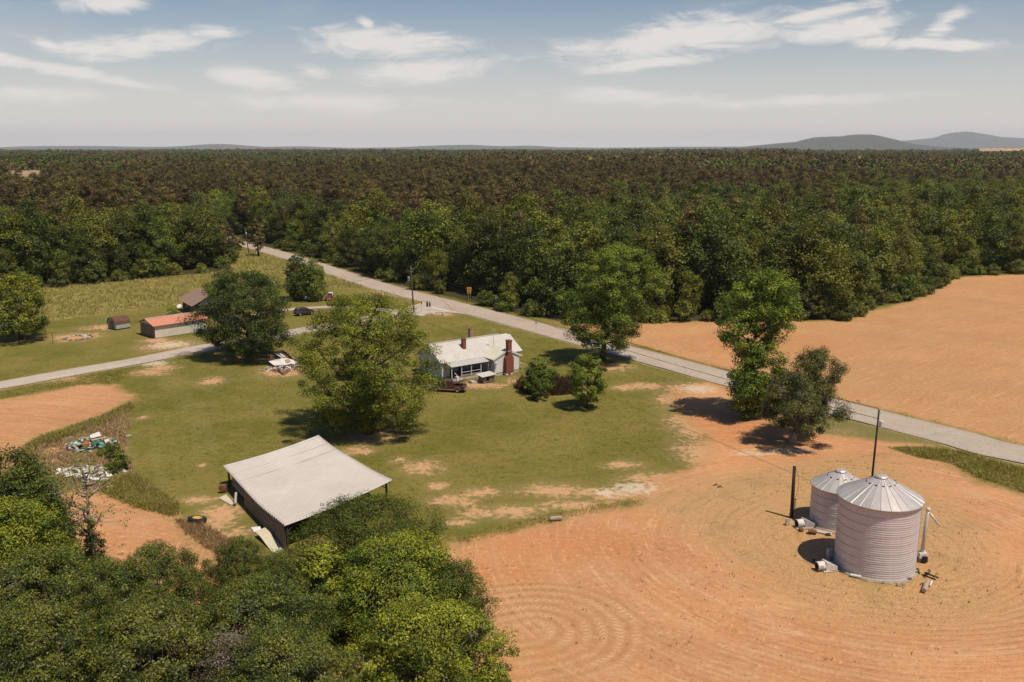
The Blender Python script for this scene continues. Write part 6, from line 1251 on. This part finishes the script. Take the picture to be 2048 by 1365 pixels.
a, b = G(862, 783), G(930, 787); v = a - b; pickup('maroon pickup with its bed cover tilted open beside the oak', (a + b) / 2 + Vector((0, 0.9, 0)), math.atan2(v.y, v.x), M_MAROON, M_TANTRIM)
p = G(655, 602); pickup('red and white pickup seen from behind under the shade trees', p + Vector((.2, 2.2, 0)), math.radians(100), M_REDT, M_CHROME, False, M_WHT2)
def suv(label, loc, rz):
    t = thing('suv', label, 'car', loc, rz)
    hull([(-2.35, .55, .95, .80, .78), (-2.25, .40, 1.08, .92, .88), (-1.0, .36, 1.12, .95, .90), (1.0, .36, 1.08, .95, .88), (1.4, .38, 1.04, .95, .84), (2.05, .42, .96, .90, .76), (2.38, .5, .80, .78, .66)], .10).build('body', M_SUV, t)
    hull([(-2.22, 1.04, 1.10, .80, .78), (-1.95, 1.04, 1.62, .84, .62), (-1.4, 1.04, 1.70, .86, .66), (.1, 1.04, 1.70, .86, .66), (.45, 1.04, 1.62, .86, .64), (1.25, 1.02, 1.08, .82, .76)], .05).build('cabin', M_SUV, t)
    for s in (-1, 1):
        for x0, x1, tx0, tx1 in ((-1.85, -1.2, -1.75, -1.2), (-1.12, -.30, -1.12, -.30), (-.22, .98, -.22, .36)): pane(t, 'side_window', [(x0, s * .865, 1.12), (x1, s * .865, 1.12), (tx1, s * .705, 1.60), (tx0, s * .705, 1.60)])
        for x in (-.72, .35): d = MB().box((x, s * .955, .76), (.98, .02, .56)).build('door', M_SUV, t); MB().box((x - .32, s * .975, .92), (.16, .03, .04)).build('handle', M_CHROME, d)
        MB().box((-.6, s * .60, 1.745), (1.9, .05, .05)).build('roof_rail', M_CHROME, t); MB().box((-2.26, s * .72, .92), (.12, .24, .22)).build('tail_light', M_TAIL, t); MB().box((2.18, s * .66, .78), (.22, .28, .14)).build('headlight', M_HEAD, t)
        for x in (-1.42, 1.42): wheel(t, x, s * .84, .37)
        MB().box((.82, s * .98, 1.12), (.10, .16, .13)).build('mirror', M_SUV, t)
    pane(t, 'windscreen', [(1.20, -.68, 1.11), (1.20, .68, 1.11), (.52, .58, 1.60), (.52, -.58, 1.60)]); pane(t, 'rear_window', [(-2.19, -.66, 1.12), (-2.19, .66, 1.12), (-1.99, .54, 1.56), (-1.99, -.54, 1.56)])
    MB().box((-2.34, 0, .52), (.12, 1.6, .18)).build('rear_bumper', M_BLACK, t); MB().box((2.40, 0, .50), (.10, 1.3, .18)).build('front_bumper', M_BLACK, t); MB().box((2.36, 0, .70), (.06, .8, .14)).build('grille', M_BLACK, t)
    return t
a, b = G(590, 633.5), G(624, 629.5); v = b - a; suv('dark brown car parked on the grass beside the gravel driveway', (a + b) / 2 + Vector((0, 1.0, 0)), math.atan2(v.y, v.x))
p = G(470, 648); suv('dark car mostly hidden behind the shade tree by the brown house', p, .3)

# ------------------------------------------------------------------ people
def person_mat(name, skin, shirt, trousers, shoe):
    m = bpy.data.materials.new(name); m.use_nodes = True; t = NT(m.node_tree); b = m.node_tree.nodes['Principled BSDF']; z = t.attr('zone')
    c = t.mix(t.sm(z, .5, .51), shoe, trousers); c = t.mix(t.sm(z, 1.5, 1.51), c, shirt); c = t.mix(t.sm(z, 2.5, 2.51), c, skin); t.l.new(c, b.inputs['Base Color']); b.inputs['Roughness'].default_value = .8
    return m
def person(label, loc, rz, shirt, trousers, hair, arms=(0.15, 0.1), skin=(.36, .20, .13), bend=0.0, h=1.74):
    """standing figure grown from a jointed skeleton with the skin modifier"""
    t = thing('person', label, 'person', loc, rz); s = h / 1.74
    J = {}; E = []
    def j(n, co, r, par=None):
        J[n] = (Vector(co) * s, r * s)
        if par: E.append((par, n))
    lean_ = Vector((0, -bend, 0))
    j('pel', (0, 0, .94), .13); j('belly', Vector((0, .0, 1.10)) + lean_ * .3, .12, 'pel'); j('chest', Vector((0, .01, 1.30)) + lean_ * .7, .14, 'belly'); j('neck0', Vector((0, .01, 1.45)) + lean_, .07, 'chest'); j('neck', Vector((0, .0, 1.52)) + lean_, .052, 'neck0'); j('head0', Vector((0, -.02, 1.58)) + lean_, .075, 'neck'); j('head', Vector((0, -.015, 1.65)) + lean_, .095, 'head0'); j('top', Vector((0, .0, 1.71)) + lean_, .075, 'head')
    for k, sd in (('l', 1), ('r', -1)):
        f = arms[0 if sd > 0 else 1]
        j('sh' + k, Vector((sd * .18, .01, 1.41)) + lean_, .062, 'neck0'); j('el' + k, Vector((sd * .24, .03 - f * .4, 1.14)) + lean_ * .9, .045, 'sh' + k); j('wr' + k, Vector((sd * .25, -.04 - f * 1.6, .92 + f * .5)) + lean_ * .7, .032, 'el' + k); j('ha' + k, Vector((sd * .245, -.07 - f * 1.9, .84 + f * .6)) + lean_ * .7, .038, 'wr' + k)
        j('hip' + k, (sd * .10, 0, .88), .095, 'pel'); j('kn' + k, (sd * .11, -.03, .50), .062, 'hip' + k); j('an' + k, (sd * .115, .02, .10), .042, 'kn' + k); j('he' + k, (sd * .115, -.02, .045), .045, 'an' + k); j('to' + k, (sd * .13, -.16, .035), .035, 'he' + k)
    names = list(J); me = bpy.data.meshes.new('body'); me.from_pydata([J[n][0] for n in names], [(names.index(a), names.index(b)) for a, b in E], []); me.update()
    o = link('body', me, t); md = o.modifiers.new('skin', 'SKIN'); sv_ = me.skin_vertices[0].data
    for i, n in enumerate(names): sv_[i].radius = (J[n][1],) * 2; sv_[i].use_root = n == 'pel'
    ss = o.modifiers.new('round', 'SUBSURF'); ss.levels = 2; ss.render_levels = 2
    dg = bpy.context.evaluated_depsgraph_get(); ev = o.evaluated_get(dg); nm = bpy.data.meshes.new_from_object(ev); o.modifiers.clear(); o.data = nm
    co = np.empty(len(nm.vertices) * 3); nm.vertices.foreach_get('co', co); co = co.reshape(-1, 3) / s; hand = (np.abs(co[:, 0]) > .19) & (co[:, 2] < .97)
    zone_ = np.where(co[:, 2] < .09, 0, np.where(co[:, 2] < .97, 1, np.where(co[:, 2] < 1.50, 2, 3))); zone_ = np.where(hand & (co[:, 2] > .6), 3, zone_)
    a = nm.attributes.new('zone', 'FLOAT', 'POINT'); a.data.foreach_set('value', zone_.astype(np.float32)); nm.materials.clear(); nm.materials.append(person_mat('clothes_' + label[:18], skin, shirt, trousers, (.5, .48, .45)))
    hd = J['head'][0]
    MB().lathe([(0.0, .115 * s), (.06 * s, .10 * s), (.102 * s, .04 * s), (.106 * s, -.01 * s), (.09 * s, -.06 * s)], 12, M=Matrix.Translation(hd + Vector((0, .02, .015)))).build('hair', mat('hair_' + label[:12], hair, .8), t, smooth=True)
    MB().box(hd + Vector((0, -.105 * s, -.012)), (.022, .03, .04)).build('nose', mat('skin_' + label[:12], skin, .7), t)
    return t
person('person in dark top and trousers standing on the lawn right of the red truck', G(677.5, 604.5), .3, (.035, .028, .026), (.05, .05, .06), (.03, .02, .015))
person('person in light blue shirt and dark trousers standing in the tree shade', G(612.5, 605), -.6, (.42, .46, .55), (.03, .03, .035), (.04, .03, .02), (.3, .2)); person('person in blue jeans at the back of the red truck', G(654.5, 604.5), 1.9, (.30, .10, .07), (.16, .22, .33), (.05, .03, .02), (.35, .3), bend=.12)
person('person in pale trousers bending beside the red truck', G(638.5, 607.5), 1.2, (.05, .05, .06), (.34, .33, .34), (.03, .02, .02), (.4, .4), bend=.30, h=1.5)

# ------------------------------------------------------------------ the hazy air
hz = MB().box((0, 14400, 249), (62000, 31000, 502)); m = bpy.data.materials.new('pale_air'); m.use_nodes = True; t = NT(m.node_tree); m.node_tree.nodes.clear()
pv = t.n('ShaderNodeVolumePrincipled'); pv.inputs['Color'].default_value = (.86, .89, .95, 1); pv.inputs['Density'].default_value = 3.8e-5; pv.inputs['Anisotropy'].default_value = 0.0
ou = t.n('ShaderNodeOutputMaterial'); t.l.new(pv.outputs[0], ou.inputs['Volume']); tag(hz.build('haze', m), 'thin pale haze over the whole landscape', 'haze', kind='stuff')
